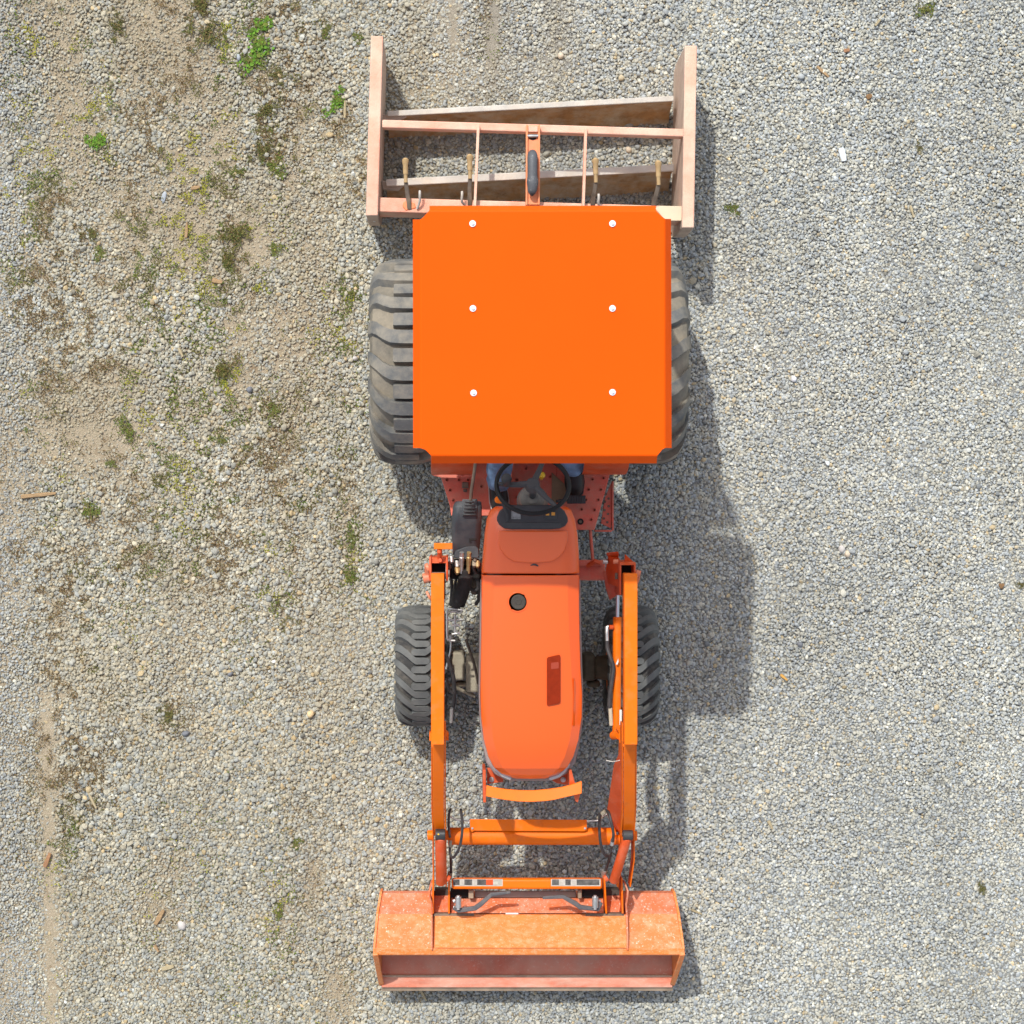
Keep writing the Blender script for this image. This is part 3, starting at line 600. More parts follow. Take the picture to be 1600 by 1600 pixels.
# cowl and hood
def section(xl, xr, y, ht, hs_, b, low=.70, inset=None):
    hs_ = ht - (ht - hs_) * .42
    """closed ring at photo row y; xl,xr pixel edges at shoulder height hs_"""
    a = P(xl, y, hs_).x; c = P(xr, y, hs_).x; yy = P(0, y, hs_).y; w = c - a
    pts = [(a + .006, low), (a, hs_ - .03), (a + .002, hs_), (a + b * .10, lerp(hs_, ht, .22)), (a + b, ht - .004), (a + b + .03, ht)]
    pts += [(a + w * .5, ht + .006)] + [(c - (q[0] - a), q[1]) for q in pts[::-1]]
    return [Vector((x, yy, z)) for x, z in pts]
rings = [section(752, 906, 898.5, 1.245, 1.15, .058), section(752, 906, 940, 1.243, 1.145, .056), section(751.5, 906.5, 990, 1.238, 1.14, .052), section(750.5, 908, 1040, 1.23, 1.13, .048), section(750, 910.5, 1085, 1.22, 1.12, .046),
         section(751, 910, 1120, 1.21, 1.11, .046), section(755, 905, 1155, 1.197, 1.095, .046), section(762, 897, 1182, 1.18, 1.07, .046), section(771, 887, 1199, 1.155, 1.04, .044), section(783, 874, 1209, 1.12, 1.01, .04), section(797, 860, 1215, 1.07, .97, .03)]
mb = MB(); mb.loft(rings); hood = mb.build('hood', M_hood, tr, smooth=17, bevel=.004, seg=2)
# lower side panels / grille shell with headlight trim around the nose
mb = MB(); tri = []
for (xl, xr, y) in ((751.5, 907.5, 905), (750.5, 908, 960), (749.5, 909.5, 1030), (748.5, 911.5, 1085), (750, 910.5, 1130), (754.5, 905, 1165), (760, 899, 1192), (772, 886, 1209), (786, 871, 1217), (801, 856, 1220.5)):
    a = P(xl, y, 1.04).x; c = P(xr, y, 1.04).x; yy = P(0, y, 1.04).y; tri.append([Vector((a, yy, .55)), Vector((a, yy, 1.04)), Vector((c, yy, 1.04)), Vector((c, yy, .55))])
mb.loft(tri); mb.build('grille_shell', M_trim, tr, smooth=40, bevel=.01)
for s in (0, 1):
    pts = [(769, 1188), (775, 1202), (785, 1211), (799, 1217)] if s == 0 else [(889, 1192), (883, 1204), (873, 1212), (858, 1217.5)]
    mb = MB(); mb.beam([P(x, y, 1.062) for x, y in pts], .018, .05); mb.build('headlight', M_lens, tr, bevel=.005)
# hood crease on the right flank
mb = MB(); 
mb.loft([[P(897.2, 1059, 1.226), P(896.0, 1060, 1.2265), P(897.6, 1060, 1.222)], [P(900.5, 1085, 1.204), P(896, 1086, 1.2215), P(902, 1086, 1.19)], [P(901, 1105, 1.196), P(895.5, 1106, 1.216), P(902, 1106, 1.185)], [P(897.5, 1133, 1.196), P(895, 1134, 1.207), P(898.5, 1134, 1.188)]])
mb.build('hood_scoop', M_hood, hood, smooth=50)
# cap in the hood opening
mb = MB(); p = P(809, 940.5, 1.2465)
mb.tube([p, p + Vector((0, 0, .003)), p + Vector((0, 0, .003)), p + Vector((0, 0, .0005))], [.047, .046, .041, .040], 32, 0, cap=False); mb.build('cap_rim', M_hood, hood)
cpm = mat('dusty_cap', (.040, .032, .025), .7, var=.25, vscale=30, dust=.4, dcol=(.11, .09, .06))
mb = MB(); mb.disc(p + Vector((0, 0, -.004)), .0445, .0048, 32); mb.build('cap_recess', mat('dark_recess', (.045, .033, .025), .8), hood)
mb = MB(); mb.tube([p + Vector((.003, 0, .0)), p + Vector((.003, 0, .006)), p + Vector((.003, 0, .008)), p + Vector((.003, 0, .0075)), p + Vector((.003, 0, .0095)), p + Vector((.003, 0, .009))], [.034, .034, .030, .015, .012, .004], 32); mb.build('fuel_cap', cpm, hood, smooth=20)
def rrect(cx, cy, w, h_, r, shear=0, n=5):
    out = []
    for (sx, sy, a0) in ((1, 1, 0), (-1, 1, 90), (-1, -1, 180), (1, -1, 270)):
        for k in range(n + 1):
            a = math.radians(a0 + 90 * k / n); x = sx * (w / 2 - r) + r * math.cos(a); y = sy * (h_ / 2 - r) + r * math.sin(a); out.append((cx + x, cy + y + shear * x))
    return out
mb = MB(); q = rrect(865, 1063, 21, 76, 3, -.22); mb.prism([P(x, y, 1.2435 - (y - 1025) * .00021) for x, y in q], (0, 0, -.004)); mb.build('warning_decal', M_decal, hood)
mb = MB(); q = rrect(867, 1040, 12, 10, 1.5, -.1); mb.prism([P(x, y, 1.2442 - (y - 1025) * .00021) for x, y in q], (0, 0, -.002)); mb.build('decal_print', mat('decal_print', (.33, .05, .025), .55, spec=.2), hood)
# cowl
rings = [section(775, 885, 791, 1.20, 1.17, .03, low=.75), section(766, 893, 797, 1.225, 1.165, .045, low=.72), section(760, 899, 812, 1.245, 1.155, .055), section(757, 903, 835, 1.25, 1.155, .06), section(754.5, 905, 862, 1.248, 1.15, .06), section(752, 906, 896, 1.245, 1.15, .058)]
mb = MB(); mb.loft(rings); cowl = mb.build('cowl', M_hood, tr, smooth=40, bevel=.006, seg=3)
mb = MB(); q = [(778, 829), (887, 829), (887, 845), (883, 860), (874, 871), (862, 878), (840, 880), (825, 880), (803, 878), (790, 870), (781, 858), (778, 845)]
mb.prism([P(x, y, 1.2595) for x, y in q], (0, 0, -.012)); mb.build('cowl_pad', M_hood, cowl, bevel=.006, seg=3)
mb = MB(); mb.tube([P(829, 883.5, 1.2545), P(833, 882, 1.2548), P(837, 882.3, 1.2548), P(841, 884.3, 1.2545)], [.002, .004, .0045, .003], 6); mb.build('emblem', M_black, cowl)
# dashboard
q = [(776.5, 808), (781, 798), (790, 791), (800, 789), (862, 789), (873, 791), (882, 798), (887, 808), (887.5, 815), (883, 822), (874, 826), (862, 827), (800, 827), (788, 825.5), (780, 820), (776.5, 813)]
mb = MB(); mb.prism([P(x, y, 1.268) for x, y in q], (0, 0, -.05)); dash = mb.build('dashboard', M_dash, tr, bevel=.008, seg=3)
mb = MB(); q = rrect(832, 821, 92, 9, 3.5); mb.prism([P(x, y, 1.272) for x, y in q], (0, 0, -.006)); mb.build('dash_ledge', M_black, dash, bevel=.002)
mb = MB(); mb.pbox(799, 797, 813.5, 811, 1.266, 1.2705); mb.build('instruction_label', mat('grey_label', (.20, .20, .20), .4, var=.4, vscale=140), dash)
mb = MB(); 
for k in range(4): mb.pbox(801.5, 799 + 2.2 * k, 812, 800 + 2.2 * k, 1.2700, 1.2712)
mb.build('label_print', mat('label_print', (.36, .36, .36), .5), dash)
mb = MB(); mb.pbox(851, 800, 871, 812, 1.266, 1.2715); mb.build('switch_panel', M_black, dash, bevel=.002)
for x in (855.5, 864.5):
    mb = MB(); mb.pbox(x - 2.8, 800.5, x + 2.8, 805.5, 1.270, 1.277); mb.build('switch_button', M_button, dash, bevel=.001)
mb = MB(); p0 = P(793, 813, 1.272); mb.tube([p0, P(792.5, 803, 1.29), P(787, 791, 1.31), P(782, 783, 1.315)], .006, 8); mb.build('shift_lever', M_black, tr)
mb = MB(); p = P(780.5, 781, 1.32); mb.tube([p + Vector((-.022, 0, 0)), p + Vector((-.016, 0, 0)), p + Vector((0, 0, 0)), p + Vector((.014, -.001, 0)), p + Vector((.02, -.002, 0))], [.006, .014, .017, .014, .006], 14); mb.build('lever_knob', M_arm, tr)
# steering column and wheel
mb = MB(); mb.tube([P(832, 783, .9), P(832, 780, 1.18), P(832, 778, 1.215), P(832, 777, 1.235)], [.075, .062, .056, .028], 24); mb.build('column_cover', mat('dusty_grey', (.17, .16, .14), .8, var=.25, vscale=18, dust=.6, dcol=(.28, .25, .2)), tr)
swc = P(832.5, 757.5, 1.40); ax = Vector((0, .60, .80)).normalized(); ex = Vector((1, 0, 0)); ey = ax.cross(ex)
mb = MB(); mb.tube([P(832, 777, 1.2), swc - ax * .02], .016, 10); mb.build('steering_shaft', M_black, tr)
sw = bpy.data.objects.new('steering_wheel', None); C.objects.link(sw); sw.parent = tr; sw.location = swc - Vector(tr.location)
R_ = .163; mb = MB(); ring = [swc + ex * R_ * math.cos(t) + ey * R_ * math.sin(t) for t in [2 * math.pi * k / 56 for k in range(57)]]
mb.tube(ring, .0105, 10, cap=False); mb.build('wheel_rim', mat('wheel_rim_rubber', (.010, .010, .011), .5, spec=.3), sw)
for a in (70, 178, 310):
    t = math.radians(a); d = ex * math.cos(t) + ey * math.sin(t)
    mb = MB(); mb.tube([swc + d * .02 + ax * .004, swc + d * .09 - ax * .004, swc + d * R_], [.016, .0125, .009], 8); mb.build('spoke', mat('spoke_plastic', (.055, .055, .057), .6), sw)
mb = MB(); mb.tube([swc - ax * .02, swc + ax * .012, swc + ax * .018], [.034, .031, .024], 24); mb.build('wheel_hub', mat('spoke_plastic', (.055, .055, .057), .6), sw)
kp = P(791.5, 747.5, 1.44); mb = MB(); mb.tube([kp - ax * .05, kp - ax * .03, kp, kp + ax * .012, kp + ax * .014], [.012, .02, .024, .020, .008], 18); mb.build('spinner_knob', M_black, sw)

# loader valve cover, joystick, couplers, hoses
mb = MB()
def vr(y, xl, xr, h, low=.72, b=.02):
    a = P(xl, y, h).x; c = P(xr, y, h).x; yy = P(0, y, h).y
    return [Vector(p) for p in ((a, yy, low), (a, yy, h - b), (a + b, yy, h), (c - b, yy, h), (c, yy, h - b), (c, yy, low))]
mb.loft([vr(783, 712, 752, 1.0), vr(790, 708, 753, 1.02), vr(806, 706, 753, 1.02), vr(818, 705, 752.5, 1.005), vr(840, 706, 751, .97), vr(858, 707, 749, .94), vr(868, 707, 748, .915)])
vb = mb.build('valve_cover', M_box, tr, smooth=40, bevel=.008, seg=3)
mb = MB(); mb.pbox(722, 780, 746, 807, 1.0, 1.028); mb.build('boot_base', M_box, vb, bevel=.004)
mb = MB()
for k in range(5):
    y = 804 - 5 * k; w = 21 - 1.6 * k; z = 1.03 + .012 * k
    mb.loft([[P(733.5 - w / 2 + .8 * k * .4, y + 2.2, z), P(733.5 + w / 2, y + 2.2, z), P(733.5 + w / 2, y + 2.2, z + .012), P(733.5 - w / 2, y + 2.2, z + .012)], [P(733.5 - w / 2, y - 1.6, z + .004), P(733.5 + w / 2, y - 1.6, z + .004), P(733.5 + w / 2, y - 1.6, z + .016), P(733.5 - w / 2, y - 1.6, z + .016)]])
mb.build('lever_boot', M_black, vb, bevel=.005)
mb = MB(); mb.tube(spline([P(735, 786, 1.07), P(737, 765, 1.12), P(740, 745, 1.17), P(743, 722, 1.22), P(744, 700, 1.27)], 4), .008, 10); mb.build('joystick', M_shank, tr)
mb = MB(); mb.tube([P(744, 702, 1.26), P(744, 696, 1.30), P(745, 688, 1.35)], [.012, .02, .014], 12); mb.build('joystick_grip', M_black, tr)
mb = MB(); mb.pbox(733, 841, 744, 844, .95, .968); mb.pbox(733, 844, 736, 847, .95, .967); mb.build('cover_slot', M_void, vb)
mb = MB(); mb.prism([P(x, y, .948) for x, y in ((712, 860), (728, 854), (742, 852), (748, 857), (748, 872), (708, 872))], (0, 0, -.05)); mb.build('coupler_plate', M_box, tr, bevel=.004)
for (x0, x1, mt) in ((721.5, 721, M_chrome), (733, 731.5, M_brass)):
    mb = MB(); a, b = P(x0, 863, .955), P(x1, 895, .90); d = b - a
    mb.tube([a, a + d * .2, a + d * .22, a + d * .42, a + d * .44, a + d * .6, a + d * .62, b], [.0105, .0105, .013, .013, .0115, .0115, .009, .009], 14); mb.build('hose_coupler', mt, tr)
for (x, y, r, mt, h) in ((705.5, 874, .0105, M_chrome, .93), (714, 881, .011, M_chrome, .92), (714.5, 891, .013, M_brass, .91), (741, 880, .011, M_axle, .92), (746, 881, .011, M_brass, .92), (702, 884, .010, M_shank, .9), (742, 873, .009, M_shank, .93)):
    mb = MB(); p = P(x, y, h); mb.tube([p + Vector((0, .012, -.012)), p + Vector((0, .01, 0)), p + Vector((0, -.008, .002)), p + Vector((0, -.014, -.01))], [r * .8, r, r, r * .7], 12); mb.build('hydraulic_fitting', mt, tr)
mb = MB(); mb.tube(spline([P(726, 890, .90), P(726, 903, .88), P(722, 920, .84), P(716, 935, .79), P(712, 944, .74)], 5), [.022] * 4 + [.031] * 6 + [.035] * 6 + [.030] * 4 + [.022], 14)
mb.tube(spline([P(734, 900, .88), P(732, 915, .85), P(727, 932, .80), P(722, 946, .74)], 5), .014, 10); mb.build('hose_sleeve', mat('black_sleeve', (.02, .019, .02), .8, var=.3, vscale=25, dust=.35, dcol=(.09, .08, .08), bump=.5, bscale=40), tr)
mb = MB(); mb.tube(spline([P(742, 895, .85), P(747, 910, .82), P(746, 920, .80), P(738, 922, .80), P(733, 915, .82)], 4), .009, 8); mb.build('loose_hose', M_hose, tr)
# control block under the valve cover
mb = MB(); mb.pbox(703, 874, 750, 905, .66, .86); mb.build('control_block', M_void, tr, bevel=.01)
# bent wire bracket
mb = MB(); h = .74
mb.tube(spline([P(723, 953, h + .02), P(712, 952, h + .02), P(702, 951, h + .01), P(699, 954, h), P(698.5, 975, h), P(699, 995, h), P(701, 1000, h), P(711, 1001, h)], 4), .0058, 8)
mb.tube(spline([P(702, 956, h), P(712, 955.5, h), P(720, 957, h), P(722, 952, h + .02)], 4), .0058, 8)
mb.tube([P(700, 969, h), P(722, 968, h)], .0052, 8); mb.tube([P(711, 960, h + .006), P(711, 992, h - .01)], .0058, 8); mb.tube([P(706, 977, h), P(717, 976, h)], .0052, 8); mb.tube([P(706, 991, h), P(718, 989, h)], .0052, 8)
for (x, y) in ((721, 968), (717, 977), (717.5, 989)): mb.tube([P(x - 1.6, y, h), P(x + 1.6, y, h)], .0075, 8)
mb.build('wire_bracket', M_chrome, tr, smooth=60)
mb = MB(); mb.tube([P(704.5, 992, h - .02), P(704.5, 1003, h - .03)], .0075, 8); mb.tube(spline([P(704.5, 1002, h - .03), P(704, 1015, .69), P(700, 1032, .66), P(697, 1045, .64)], 4), .005, 8); mb.build('steel_line', M_chrome, tr)
mb = MB(); mb.tube(spline([P(697, 1024, .82), P(703, 1040, .80), P(708, 1055, .76), P(710, 1075, .72), P(709, 1098, .66), P(706, 1112, .62)], 5), .0095, 10); mb.tube(spline([P(698, 1060, .78), P(701, 1075, .76), P(708, 1083, .74)], 5), .007, 8); mb.build('left_hydraulic_hose', M_hose, tr)
mb = MB(); mb.tube([P(706, 1107, .66), P(705, 1128, .60)], .0085, 10); mb.build('hose_end', M_chrome, tr)

# more of the dirty plumbing between the valve block and the engine
for pts, r_, mt in (([(738, 884, .90), (744, 900, .84), (749, 916, .80), (748, 934, .72)], .0095, M_hose), ([(746, 884, .88), (751, 905, .80), (750, 930, .74), (744, 944, .66)], .0085, M_hose), ([(708, 884, .88), (705, 902, .80), (706, 920, .74), (704, 946, .70)], .0080, M_hose),
                    ([(716, 890, .88), (712, 908, .82), (709, 926, .76), (706, 940, .72)], .0075, M_hose), ([(728, 1000, .60), (735, 1020, .55), (742, 1042, .5), (747, 1068, .46)], .0070, M_shank), ([(703, 1070, .42), (720, 1078, .36), (742, 1088, .34)], .0090, M_axle)):
    mb = MB(); mb.tube(spline([P(*q) for q in pts], 5), r_, 10); mb.build('plumbing_hose', mt, tr, smooth=60)
mb = MB(); mb.tube([P(742, 902, .78), P(742, 926, .72)], .020, 14); mb.build('fuel_filter', M_shank, tr, bevel=.004)
for x0 in (684, 983):
    for y in (936, 1082):
        mb = MB(); mb.pbox(x0 - 9.2, y - 1.0, x0 + 9.2, y + 1.0, 1.155, 1.1700); mb.build('weld_bead', M_arm, tr, bevel=.002)
# front axle
mb = MB(); mb.box((XC, FY, .30), (.34, .10, .10)); mb.build('front_axle_beam', M_chassis, tr, bevel=.01)
for s in (-1, 1):
    k = M_axle
    mb = MB()
    if s < 0:
        mb.pbox(706, 1019, 726, 1063, .22, .40); mb.pbox(728, 1024, 757, 1082, .2, .40); mb.pbox(712, 1066, 730, 1073, .22, .34)
    else:
        mb.pbox(912, 1022, 930, 1064, .2, .40); mb.tube([P(928, 1043, .33), P(952, 1043, .33)], [.055, .065], 14); mb.pbox(918, 1064, 938, 1074, .22, .34)
    mb.build('axle_end', M_axle if s < 0 else mat('dark_casting', (.10, .08, .05), .8, var=.3, dust=.6, dcol=(.2, .16, .1), dscale=14), tr, bevel=.012)  # right axle end has a darker casting colour than the left
# nose guard
hg = 1.08; hgb = .86
top = [(760, 1227), (775, 1230.5), (790, 1233), (812, 1234.8), (834, 1235), (856, 1233), (877, 1230), (894, 1225.5), (909, 1220.5)]
bot = [(759, 1244), (775, 1247.5), (790, 1250), (810, 1252.5), (830, 1253), (850, 1252), (865, 1250), (886, 1245), (909, 1240)]
mb = MB(); rr = []
for (a, b) in zip(top, bot):
    A, B = P(*a, hg - .006), P(*b, hg + .006); rr.append([A, B, B - Vector((0, 0, .012)), A - Vector((0, 0, .012))])
mb.loft(rr); mb.build('nose_guard', M_arm, tr, smooth=40, bevel=.002)
mb = MB(); mb.prism([P(754.5, 1203, hg + .02), P(759, 1203, hg + .02), P(759.5, 1254, hg - .03), P(755, 1254, hg - .03)], (0, 0, -.26)); mb.prism([P(761, 1200, hgb), P(772, 1199, hgb), P(788, 1213, hgb), P(786, 1222, hgb), P(761, 1225, hgb)], (0, 0, -.012)); mb.build('guard_bracket', M_red, tr, bevel=.002)
mb = MB(); mb.prism([P(889, 1203, hg), P(893, 1203, hg), P(899, 1226, hg - .02), P(890, 1228, hg - .02)], (0, 0, -.26)); mb.prism([P(897, 1242, hg - .03), P(907, 1240, hg - .03), P(903, 1254, hg - .05), P(899, 1252, hg - .05)], (0, 0, -.05)); mb.prism([P(888, 1199, hgb), P(880, 1206, hgb), P(858, 1216, hgb), P(870, 1224, hgb), P(888, 1227, hgb)], (0, 0, -.012)); mb.build('guard_bracket', M_red, tr, bevel=.002)
for x, y in ((768, 1218), (880, 1218)):
    mb = MB(); p = P(x, y, hgb); mb.disc(p, .013, .003, 14); mb.disc(p, .009, .014, 6); mb.build('guard_bolt', M_chrome, tr, bevel=.001)

# ------------------------------------------------------------------ loader
# mounting frame on the right and left
mb = MB(); mb.pbox(880, 876, 946, 907, .48, .62); mb.pbox(880, 875, 942, 885, .6, .64); mb.build('loader_frame_beam', M_plat, tr, bevel=.008)
mb = MB(); mb.pbox(702, 880, 760, 905, .48, .60); mb.build('loader_frame_beam', M_plat, tr, bevel=.008)
mb = MB(); mb.tube([P(922, 826, .50), P(926.5, 880, .56)], .008, 8); mb.build('brace_rod', M_plat, tr)
mb = MB(); mb.tube([P(918, 884, .63), P(930, 877, .66), P(938, 880, .66)], .012, 8); mb.build('rod_clevis', M_red, tr)
def post(xs, mats):
    pass
# left post: U of two plates and a back plate
lp = bpy.data.objects.new('loader_post', None); C.objects.link(lp); lp.parent = tr; lp.location = P(688, 905, .9) - Vector(tr.location)
mb = MB(); ht = 1.16
mb.prism([P(670.5, 870, ht), P(674, 870, ht), P(674.5, 908, ht), P(671, 908, ht)], (0, 0, -.55)); mb.prism([P(696.5, 870, ht), P(700, 870, ht), P(700, 908, ht), P(697, 908, ht)], (0, 0, -.55))
mb.prism([P(674, 871, ht - .03), P(697, 871, ht - .03), P(697, 880, ht - .01), P(674, 880, ht - .01)], (0, 0, -.5)); mb.build('post_plates', M_red, lp, bevel=.003)
mb = MB(); mb.prism([P(675, 880.5, .98), P(696, 880.5, .98), P(696, 936, .98), P(675, 936, .98)], (0, 0, -.10)); mb.build('post_gap_shade', M_void, lp)  # near-black fill paints the shade in the open gap of the post
mb = MB(); mb.pbox(678, 848.5, 707, 858.5, 1.20, 1.225); mb.build('release_handle', M_arm, lp, bevel=.003)
mb = MB(); mb.prism([P(683, 858, 1.205), P(691, 858, 1.205), P(690.5, 874, 1.16), P(683.5, 874, 1.16)], (0, 0, -.03)); mb.tube([P(686, 862, 1.20), P(686, 862, 1.218)], .009, 10); mb.tube([P(687.5, 875.5, 1.165), P(687.5, 875.5, 1.18)], .010, 10); mb.build('handle_stem', M_red, lp, bevel=.002)
MP = mat('pale_pin_paint', (.70, .22, .11), .5, var=.2, dust=.6, dcol=(.7, .5, .4))
mb = MB(); mb.prism([P(663, 881, 1.0), P(671, 884, 1.0), P(671, 908, .95), P(664, 907, .95)], (0, 0, -.04)); mb.build('pin_plate', MP, lp, bevel=.003)
for a_, b_, r_ in ((P(671, 886, 1.02), P(666, 888, 1.02), .022), (P(671, 902, .95), P(661, 904, .95), .024), (P(672, 930, .8), P(668.5, 932, .8), .025)):
    mb = MB(); mb.tube([a_, b_], r_, 14); mb.build('pin', MP, lp, bevel=.003)
# right post
rp = bpy.data.objects.new('loader_post', None); C.objects.link(rp); rp.parent = tr; rp.location = P(970, 905, .9) - Vector(tr.location)
mb = MB()
mb.prism([P(968, 880, ht), P(971, 879, ht), P(971, 930, ht - .03), P(968, 930, ht - .03)], (0, 0, -.5)); mb.prism([P(990.5, 880, ht), P(993.5, 879, ht), P(993.5, 912, ht - .03), P(991, 914, ht - .03)], (0, 0, -.5))
mb.prism([P(968, 878, ht - .02), P(993, 878, ht - .02), P(993, 883, ht), P(968, 883, ht)], (0, 0, -.45)); mb.build('post_plates', M_red, rp, bevel=.003)
mb = MB(); mb.prism([P(971.5, 883, .98), P(990, 883, .98), P(990, 930, .98), P(971.5, 930, .98)], (0, 0, -.1)); mb.build('post_gap_shade', M_void, rp)  # shade in the right post's gap, painted the same way
mb = MB(); mb.prism([P(948, 864, 1.02), P(966, 862, 1.06), P(967, 866, 1.06), P(966, 875, 1.0), P(950, 870, .98)], (0, 0, -.05)); mb.prism([P(977, 866, 1.02), P(990, 878, 1.1), P(992, 880, 1.1), P(976, 880, 1.05)], (0, 0, -.04)); mb.prism([P(951, 868, 1.0), P(968, 872, 1.05), P(968, 918, 1.02), P(950, 912, .9), P(947, 890, .9)], (0, 0, -.03)); mb.build('post_bracket', M_red, rp, bevel=.003)
mb = MB(); mb.prism([P(943, 892, .80), P(962, 892, .84), P(967, 902, .86), P(967, 930, .86), P(958, 934, .82), P(953, 938, .8), P(947, 920, .78)], (0, 0, -.04)); mb.build('post_shield', M_plat, rp, bevel=.004)
mb = MB(); mb.pbox(961, 895, 965.5, 905, 1.03, 1.045); mb.build('shield_slot', M_shank, rp, bevel=.002)
for (x, y, h, r, mt) in ((946, 877.5, .98, .011, M_chrome), (962, 877.5, 1.07, .011, mat('pale_pin_paint', (.7, .2, .1), .5)),):
    mb = MB(); p = P(x, y, h); mb.tube([p - Vector((.012, 0, 0)), p + Vector((.012, 0, 0))], r, 12); mb.build('pin', mt, rp, bevel=.002)
for a_, b_ in ((P(993, 896, 1.02), P(1000, 898, 1.02)), (P(993, 906, .98), P(998, 908, .98))):
    mb = MB(); mb.tube([a_, b_], .02, 12); mb.build('pin', mat('pale_pin_paint', (.7, .2, .1), .5), rp)
# arms
WA = .0595
def arm(x0, x1, x2, wob, worn, name='loader_arm'):
    mb = MB()
    pts = [P(x0, 897, 1.17), P(x0, 1000, 1.165), P(x0, 1158, 1.14)]
    mb.beam([P(x0, 895, 1.165)] + pts[1:], WA, .11, side=(1, 0, 0))
    # lower leg: wider side plates with a recessed top
    q = [P(x1, 1155, 1.135), P(x1, 1205, 1.00), P(x1, 1260, .77), P(x2, 1300, .60)]
    mb.beam(q, [WA * .9] * 4, [.02] * 4, side=(1, 0, 0))
    a = mb.build(name, M_arm, tr, bevel=.003)
    for s in (-1, 1):
        o = Vector((s * WA * .52, 0, 0)); mb = MB()
        t = [P(x1, 1130, 1.145), P(x1, 1158, 1.145), P(x1, 1205, 1.015), P(x1, 1260, .785), P(x2, 1302, .64), P(x2, 1345, .54), P(x2 + wob, 1386, .47)]
        d = [.115, .20, .28, .25, .20, .15, .12]
        rings = [[p + o + Vector((-.003, 0, 0)), p + o + Vector((.003, 0, 0)), p + o + Vector((.003, -.0, -dd)), p + o + Vector((-.003, 0, -dd))] for p, dd in zip(t, d)]
        mb.loft(rings); mb.build('arm_side_plate', M_arm, a, bevel=.001)
    mb = MB(); mb.prism([P(x0, 1164.5, 1.131) + Vector((dx, dy, 0)) for dx, dy in ((-WA * .48, .006), (WA * .48, .006), (WA * .48, -.006), (-WA * .48, -.006))], (0, 0, -.006)); mb.build('weld_seam', M_arm, a)
    return a
aL = arm(684, 685, 686.5, 1, True); aR = arm(983, 983.5, 981, -6, False)
mb = MB()
for q in ((674.5, 894, 694.5, 899), (674.5, 899, 680, 906), (680, 899, 682.5, 902), (688, 899, 691, 902), (691, 899, 694.5, 907)): mb.pbox(q[0], q[1], q[2], q[3], 1.16, 1.1685)
mb.build('worn_patch', M_shank, aL)
# knee gusset on the inside of the right arm
mb = MB(); mb.prism([P(972, 1166, 1.08), P(973, 1300, .58), P(957, 1300, .46), P(948, 1268, .50), P(959, 1195, .80)], (.004, 0, -.012)); mb.build('knee_gusset', M_red, aR, bevel=.002)
mb = MB(); mb.tube([P(958, 1149, .9), P(968, 1149, .95)], .020, 12); mb.tube([P(966, 1138, .95), P(971, 1142, 1.0), P(972, 1160, 1.0)], .015, 8); mb.build('cylinder_lug', M_arm, aR)
for q in ([P(697, 1143, .95), P(701, 1146, .95), P(701, 1157, .95), P(697, 1157, .95)], [P(671, 1143, .95), P(674, 1146, .95), P(674, 1157, .95), P(671, 1157, .95)]):
    mb = MB(); mb.prism(q, (0, 0, -.08)); mb.build('cylinder_lug', M_arm, aL)
if 0: mb.prism([P(697, 1143, .95), P(701, 1146, .95), P(701, 1157, .95), P(697, 1157, .95)], (0, 0, -.08)); mb.prism([P(671, 1143, .95), P(674, 1146, .95), P(674, 1157, .95), P(671, 1157, .95)], (0, 0, -.08)); mb.build('cylinder_lug', M_arm, aL)
for a_, pts in ((aL, ((672, 1305), (701, 1305))), (aR, ((964, 1312), (991, 1306)))):
    for k, (x, y) in enumerate(pts):
        mb = MB(); p = P(x, y, .57); mb.tube([p - Vector((.013, 0, 0)), p + Vector((.013, 0, 0))], .024, 14); mb.build('pivot_boss', M_arm, a_, bevel=.002)
# lift cylinders
def cyl(name, a, b, c, r0, r1, mt):
    mb = MB(); mb.tube([a, b], r0, 16); o = mb.build(name, mt, tr, smooth=50, bevel=.003); 
    mb = MB(); mb.tube([b, c], r1, 12); mb.build('rod', M_rod, o, smooth=50); return o
lc = cyl('lift_cylinder', P(963.5, 1150, .90), P(964.5, 964, .90), P(965, 930, .90), .0205, .0095, M_arm)
mb = MB(); mb.tube([P(958, 980, .92), P(952, 980, .925)], .011, 10); mb.build('port', M_red, lc)
lc2 = cyl('lift_cylinder', P(688, 1150, .85), P(688, 964, .85), P(688, 930, .85), .0205, .0095, M_arm)
mb = MB(); mb.tube([P(951, 979, .93), P(948, 979.5, .93), P(948, 990, .93), P(948.5, 1003, .93)], [.0085, .010, .0085, .0085], 10); mb.build('hose_fitting', M_chrome, tr)
mb = MB(); mb.tube(spline([P(948.5, 1001, .93), P(949, 1013, .93), P(954, 1028, .94), P(958, 1043, .94), P(956, 1062, .94), P(953, 1085, .93), P(951.5, 1112, .92)], 5), .0100, 10); mb.build('right_hydraulic_hose', M_hose, tr)
mb = MB(); mb.tube([P(953.5, 1107, .93), P(955, 1133, .91)], .0095, 10); mb.build('hose_fitting', mat('pale_fitting', (.62, .56, .42), .5, dust=.3), tr)
mb = MB(); mb.prism([P(962, 1038, .945), P(966, 1029, .945), P(966.5, 1034, .945), P(965, 1038.5, .945)], (0, 0, -.005)); mb.build('cylinder_sticker', M_stickerw, lc)
mb = MB(); mb.prism([P(968, 1109, .95), P(971.5, 1109, .95), P(971.5, 1133, .95), P(968, 1133, .95)], (0, 0, -.006)); mb.build('arm_sticker', M_stickerw, aR)
